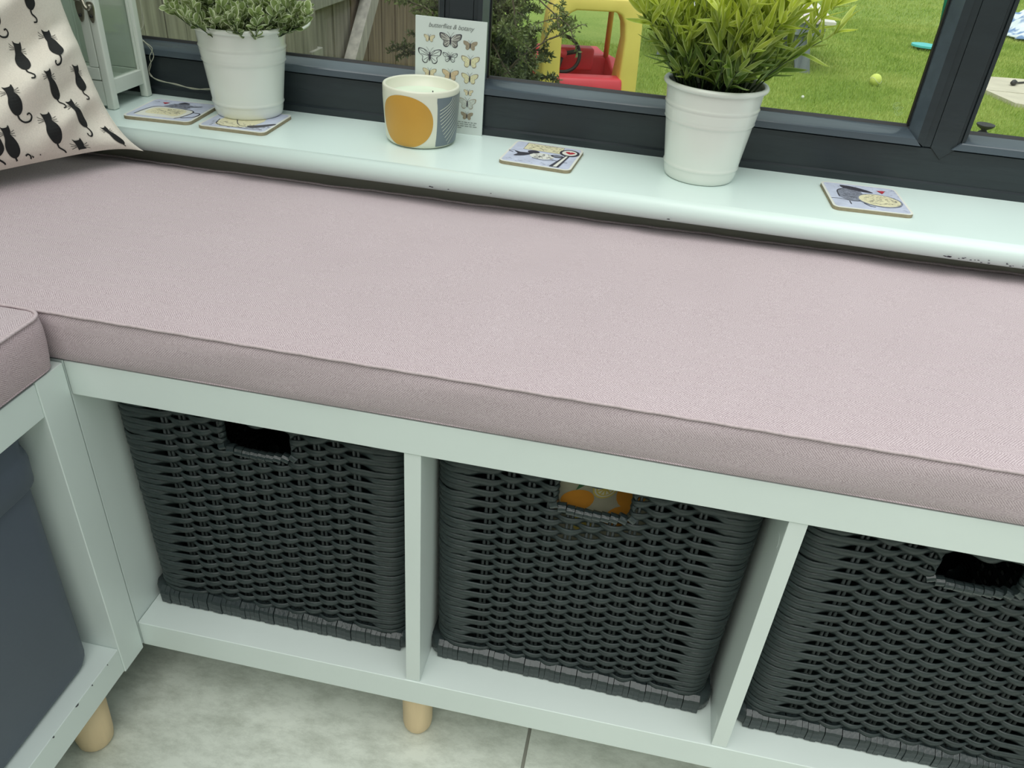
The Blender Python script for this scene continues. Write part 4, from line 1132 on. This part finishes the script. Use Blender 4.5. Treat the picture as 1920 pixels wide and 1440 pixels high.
# the brace
P0, P1 = Vector((-.77, 2.62, -.60)), Vector((-.77, 3.42, .15)); d = (P1-P0); L_ = d.length; ang = math.atan2(d.z, d.y)
Mx = Matrix.Translation(P0) @ Matrix.Rotation(ang, 4, 'X')
bbox('fence_brace', (-.026, 0, -.040, .026, L_, .040), M['beam'], fe, bev=.003, M=Mx)
V, F = tube(smooth_line([(-.725, 2.315, -.070), (-.715, 2.335, -.095), (-.715, 2.322, -.114), (-.725, 2.285, -.124)], 6), .0055, 8); mesh('white_hook', V, F, M['cream'], fe, True)

# --- shrub
def shrub():
    sh = empty('garden_shrub', (-.18, 2.75, G), 'dark feathery shrub growing outside beside the toy car', 'shrub')
    bl = MB(); lf = []
    def spray(p0, d0, L_, depth):
        P = [p0.copy()]; q = p0.copy(); d = d0.copy(); n = 10
        for i in range(n):
            d = (d+Vector((random.gauss(0, .10), random.gauss(0, .10), random.gauss(-.02, .08)))).normalized(); q = q+d*L_/n; P.append(q.copy())
            if depth > 0 and i > 1 and random.random() < .55:
                sd = (d+Vector((random.gauss(0, .7), random.gauss(0, .7), random.gauss(0, .5)))).normalized(); spray(q, sd, L_*.45, depth-1)
            if depth <= 1:
                for s in range(9):
                    sd = (d*.5+Vector((random.gauss(0, 1), random.gauss(0, 1), random.gauss(0, 1))).normalized()).normalized(); lf.append((q+d*random.random()*L_/n, sd))
        bl.add(*tube([tuple(p) for p in P], np.linspace(.0024, .0010, len(P))*(1+.5*depth), 4))
    for k in range(70):
        a = random.uniform(0, 2*PI); el = random.uniform(.2, 1.4); d = Vector((math.cos(a)*math.cos(el)*.8, math.sin(a)*math.cos(el), math.sin(el)+.2)).normalized()
        spray(Vector((-.17+random.gauss(0, .05), 2.72+random.gauss(0, .10), G+.02+random.random()*.45)), d, random.uniform(.16, .30), 2)
    # the sprigs that reach in front of the toy car
    for (a, b) in (((-.02, 2.55, .08), (.17, 2.42, -.10)), ((-.03, 2.5, .05), (.09, 2.42, -.16)), ((-.10, 2.6, -.16), (.07, 2.45, -.27))):
        A, B = Vector(a), Vector(b); spray(A, (B-A).normalized(), (B-A).length, 1)
    bl.build('branch', M['twig'], sh)['kind'] = 'stuff'
    V = []; F = []; n = 0
    if len(lf) > 60000: lf[:] = random.sample(lf, 60000)
    for p, d in lf:
        y_ = d.cross(Vector((random.gauss(0, 1), random.gauss(0, 1), random.gauss(0, 1)))).normalized(); L_ = random.uniform(.012, .024); w_ = .0034
        V += [tuple(p), tuple(p+d*L_*.5+y_*w_), tuple(p+d*L_), tuple(p+d*L_*.5-y_*w_)]; F.append((n, n+1, n+2, n+3)); n += 4
    mesh('foliage', V, F, M['shrub'], sh)['kind'] = 'stuff'
shrub()

# --- toy car: red body, yellow arched roof
def toy_car():
    th = math.radians(18); O = Vector((.22, 3.205, G))
    c = empty('toy_car', tuple(O), 'red and yellow plastic ride-in toy car parked on the lawn', 'toy car'); c.rotation_euler.z = th
    def m_(name, V, F, m, sm=False, sub=0):
        o = mesh(name, V, F, m, c, sm, local=True)
        if sub: o.modifiers.new('b', 'BEVEL').width = .012; o.modifiers['b'].segments = 3; o.data.polygons.foreach_set('use_smooth', [True]*len(o.data.polygons))
        return o
    # local: x right, y forward, z up from the ground
    hw = .205
    # rear arch: two thick pillars that widen downwards, joined by a rounded top
    def arch(y0, y1, zt, w_out, w_in, zin, m, zb):
        out = [(w_out+.015, zb), (w_out, .45), (w_out-.005, zt-.06), (w_out-.03, zt-.012), (w_out-.07, zt)]
        inn = [(w_in+.005, zb), (w_in+.012, .40), (w_in+.002, zin-.045), (w_in-.015, zin-.012), (w_in-.045, zin)]
        R_ = [(x, z) for x, z in out]; L_ = [(-x, z) for x, z in out][::-1]
        Ri = [(x, z) for x, z in inn]; Li = [(-x, z) for x, z in inn][::-1]
        V = []; A = R_+L_; B = Ri+Li; n = len(A)
        for yy in (y0, y1):
            for x, z in A: V.append((x, yy+(.08 if yy == y1 and z < .3 else 0), z))
            for x, z in B: V.append((x, yy+(.08 if yy == y1 and z < .3 else 0), z))
        F = []
        for i in range(n-1):
            F += [(i, i+1, n+i+1, n+i), (2*n+i+1, 2*n+i, 3*n+i, 3*n+i+1), (i+1, i, 2*n+i, 2*n+i+1), (n+i, n+i+1, 3*n+i+1, 3*n+i)]
        F += [(0, n, 3*n, 2*n), (n-1, 3*n-1, 4*n-1, 2*n-1)]
        return V, F
    V, F = arch(-.03, .075, .562, .212, .128, .508, M['yellow'], .10); o = m_('roof_pillar', V, F, M['yellow'], True, 1)
    V, F = box(-.17, .02, .530, .17, .42, .560); m_('roof', V, F, M['yellow'], True, 1)
    for sx in (-1, 1):
        V, F = tube([(sx*.155, .345, .255), (sx*.125, .215, .535)], .013, 10); m_('front_post', V, F, M['yellow2'], True)
    # red tub
    P = [(-.05, .04), (-.05, .20), (-.035, .236), (.035, .240), (.05, .10), (.50, .08), (.52, .04)]
    V, F = prism(P, 'x', -.150, .150); V = [(a, b, c_) for a, b, c_ in V]; m_('rear_body', V, F, M['redpl'], True, 1)
    for sx in (-1, 1):
        P = [(.0, .05), (.0, .215), (.06, .222), (.22, .235), (.30, .262), (.52, .245), (.58, .18), (.60, .06)]
        V, F = prism(P, 'x', sx*.152, sx*.198); m_('side_body', V, F, M['redpl'], True, 1)
    V, F = box(-.165, .335, .05, .165, .58, .262); m_('front_body', V, F, M['redpl'], True, 1)
    V, F = box(-.085, .29, .20, .085, .37, .300); m_('dashboard', V, F, M['redpl'], True, 1)
    V, F = box(-.152, .0, .07, .152, .34, .10); m_('floor_pan', V, F, M['redpl'])
    # steering wheel
    sw = Matrix.Translation((-.085, .215, .285)) @ Matrix.Rotation(math.radians(62), 4, 'X')
    P = [tuple(sw @ Vector((.082*math.cos(a), .082*math.sin(a), 0))) for a in np.linspace(0, 2*PI, 33)[:-1]]
    V, F = tube(P, .0085, 8, closed=True, up=np.array(sw.to_3x3() @ Vector((0, 0, 1)))); m_('steering_wheel', V, F, M['blackpl'], True)
    for a in (.2, 2.3, 4.4):
        V, F = tube([tuple(sw @ Vector((.012*math.cos(a), .012*math.sin(a), 0))), tuple(sw @ Vector((.08*math.cos(a), .08*math.sin(a), 0)))], .010, 8); m_('wheel_spoke', V, F, M['blackpl'], True)
    V, F = tube([tuple(sw @ Vector((0, 0, .012))), tuple(sw @ Vector((0, 0, -.09)))], .020, 12); m_('steering_column', V, F, M['redpl'], True)
    for sx in (-1, 1):
        for yy in (.06, .48):
            V, F = tube([(sx*.20, yy, .085), (sx*.235, yy, .085)], .085, 24); m_('road_wheel', V, F, M['blackpl'], True)
toy_car()

# --- low slatted bench with a chalky painted top
def garden_bench():
    b = empty('garden_bench', (1.0, 5.6, G), 'low grey garden bench with a chalk-coloured slatted top, on the lawn behind the plant', 'bench')
    x0, x1, y0, y1, zt = .42, 1.552, 5.09, 6.0, -.280
    cols = [(214, 206, 216), (222, 214, 190), (206, 200, 218), (228, 222, 180), (216, 200, 210), (226, 220, 214)]
    n = 12; wd = (x1-x0)/n; sm = [mat('chalk_slat_%s' % 'abcdef'[i], cc, .8, .10, 9) for i, cc in enumerate(cols)]
    for i in range(n):
        bbox('slat', (x0+i*wd+.003, y0, zt-.022, x0+(i+1)*wd-.003, y1, zt), sm[i % 6], b, bev=.002)
    bbox('apron', (x0+.02, y0+.015, zt-.095, x1-.055, y0+.04, zt-.023), M['benchwood'], b, bev=.002)
    bbox('apron', (x0+.02, y1-.04, zt-.095, x1-.055, y1-.015, zt-.023), M['benchwood'], b, bev=.002)
    for yy in (y0+.041, y1-.085):
        for sx in (-1, 1):
            xt = (x0+.18) if sx < 0 else (x1-.20); dxl = sx*.075
            V = [(xt-.048, yy, zt-.023), (xt+.048, yy, zt-.023), (xt+.048, yy+.044, zt-.023), (xt-.048, yy+.044, zt-.023)]
            V += [(x+dxl, y_, G) for x, y_, z in V]
            mesh('leg', V, [(0, 1, 2, 3), (7, 6, 5, 4), (0, 4, 5, 1), (1, 5, 6, 2), (2, 6, 7, 3), (3, 7, 4, 0)], M['benchwood'], b)
garden_bench()

def ball(name, x, y, z, r, m, label, cat_):
    bm = bmesh.new(); bmesh.ops.create_icosphere(bm, subdivisions=4, radius=r)
    o = mesh(name, [tuple(v.co) for v in bm.verts], [[v.index for v in f.verts] for f in bm.faces], m, None, True); bm.free(); o.location = (x, y, z); tag(o, label, cat_); return o
tb = ball('tennis_ball', 1.845, 4.965, G+.038, .036, mat('ball_felt', (214, 224, 116), .9, .06, 200, bump=.5, bscale=300), 'pale yellow-green tennis ball lying on the lawn', 'ball')
P = [(.0362*math.cos(a)*math.cos(.45*math.sin(2*a)), .0362*math.sin(a)*math.cos(.45*math.sin(2*a)), .0362*math.sin(.45*math.sin(2*a))) for a in np.linspace(0, 2*PI, 49)[:-1]]
V, F = tube(P, .0011, 5, closed=True); mesh('seam', V, F, M['cream'], tb, True, local=True)
# teal pole and paddle of a bat-and-ball game
tp = empty('game_pole', (2.62, 6.62, G), 'thin teal metal pole planted in the lawn at right', 'pole')
V, F = tube([(2.618, 6.632, G), (2.55, 6.632, -.10), (2.50, 6.632, 1.0)], .020, 10); mesh('pole', V, F, M['teal'], tp, True)
V, F = lathe([(0, G+.022), (.012, G+.028), (.024, G+.02), (.03, G)], 2.618, 6.632, 16); mesh('ground_spike', V, F, M['teal'], tp, True)
pd = empty('toy_paddle', (2.52, 6.6, G+.03), 'turquoise plastic bat lying flat on the grass by the teal pole', 'bat')
P = smooth_poly([(2.41+.0, 6.60), (2.44, 6.67), (2.52, 6.70), (2.60, 6.66), (2.63, 6.60), (2.60, 6.53), (2.52, 6.50), (2.44, 6.53)], 4)
V, F = prism(P, 'z', G+.026, G+.040); mesh('blade', V, F, M['cyan'], pd)
V, F = tube([(2.62, 6.60, G+.033), (2.76, 6.57, G+.033)], .013, 8); mesh('handle', V, F, M['cyan'], pd, True)
V, F = tube([(2.608, 6.58, G+.041), (2.614, 6.58, G+.043)], .005, 8); mesh('screw', V, F, M['blackpl'], pd, True)
# paving path
ph = empty('garden_path', (3.4, 5.2, G), 'pale stone slab path across the lawn at right', 'path')
for i in range(7):
    for j in range(2):
        if j == 0: pts = [(2.52+.62*i, 5.13), (3.12+.62*i, 5.13+.02), (3.12+.62*i, 5.66+.09*(i+1)*.3), (2.55+.62*i, 5.58+.09*i*.3)]
        else:
            pts = [(2.52+.62*i+(.10 if i == 0 else 0), 4.66+(.14 if i == 0 else 0)), (3.12+.62*i, 4.66-.02), (3.12+.62*i, 5.115), (2.54+.62*i, 5.11)]
        V, F = prism(pts, 'z', G-.01, G+.022+.002*((i+j) % 3)); mesh('paving_slab', V, F, M['slab'], ph)
# cable end on the path
cb = empty('cable_end', (2.8, 5.38, G+.02), 'black cable with a small plug end lying on the stone path', 'cable')
V, F = tube(smooth_line([(2.80, 5.40, G+.034), (2.86, 5.46, G+.030), (3.0, 5.56, G+.032), (3.25, 5.68, G+.034)], 6), .006, 6); mesh('wire', V, F, M['blackpl'], cb, True)
V, F = tube([(2.765, 5.35, G+.04), (2.785, 5.375, G+.04), (2.81, 5.405, G+.037)], [.012, .019, .008], 8); mesh('plug', V, F, M['blackpl'], cb, True)
# garden spot light near the house
gl = empty('garden_light', (2.138, 3.79, G), 'small black disc-topped garden light on the lawn, low in the right pane', 'light')
V, F = lathe([(0, G+.07), (.008, G+.072), (.036, G+.088), (.043, G+.098), (.042, G+.102), (.032, G+.098), (.018, G+.088), (0, G+.086)], 2.138, 3.79, 28); mesh('shade', V, F, M['blackpl'], gl, True)
V, F = lathe([(.010, G), (.012, G+.03), (.026, G+.060), (.012, G+.074), (0, G+.08)], 2.138, 3.79, 20); mesh('stand', V, F, M['blackpl'], gl, True)
# crumpled picnic sheet far right
V = []; n = 26
for j in range(n+1):
    for i in range(n+1):
        x = 3.47+i/n*1.2; y_ = 7.55+j/n*1.2; e = min(i, j, n-i, n-j)/4
        V.append((x+.03*math.sin(j*1.1), y_+.03*math.sin(i*.9), G+.03+min(1, e)*(.06+.06*math.sin(i*.9+j*.5)*math.sin(j*.8)+.03*math.sin(i*2.1-j*1.3))))
F = [(j*(n+1)+i, j*(n+1)+i+1, (j+1)*(n+1)+i+1, (j+1)*(n+1)+i) for j in range(n) for i in range(n)]
def cloth_mat():
    m, t, b = new_mat('blue_white_sheet'); L = t.links.new; g_ = t.nodes.new('ShaderNodeNewGeometry'); n_ = t.nodes.new('ShaderNodeTexNoise'); n_.inputs['Scale'].default_value = 9
    L(g_.outputs['Position'], n_.inputs['Vector']); r = t.nodes.new('ShaderNodeValToRGB'); r.color_ramp.elements[0].position = .44; r.color_ramp.elements[0].color = lin((120, 146, 190))+(1,)
    r.color_ramp.elements[1].position = .54; r.color_ramp.elements[1].color = lin((226, 232, 238))+(1,); L(n_.outputs['Fac'], r.inputs[0]); L(r.outputs[0], b.inputs['Base Color']); b.inputs['Roughness'].default_value = .8; return m
o = mesh('picnic_sheet', V, F, cloth_mat(), None, True); o.modifiers.new('s', 'SOLIDIFY').thickness = .006
tag(o, 'crumpled blue and white sheet lying on the far lawn at the right edge', 'sheet')
# small white petal on the grass
ball('pebble', 1.34, 4.33, G+.02, .009, M['cream'], 'tiny white pebble on the grass left of the tennis ball', 'pebble')
# tall hedge that closes the garden off, out of the frame
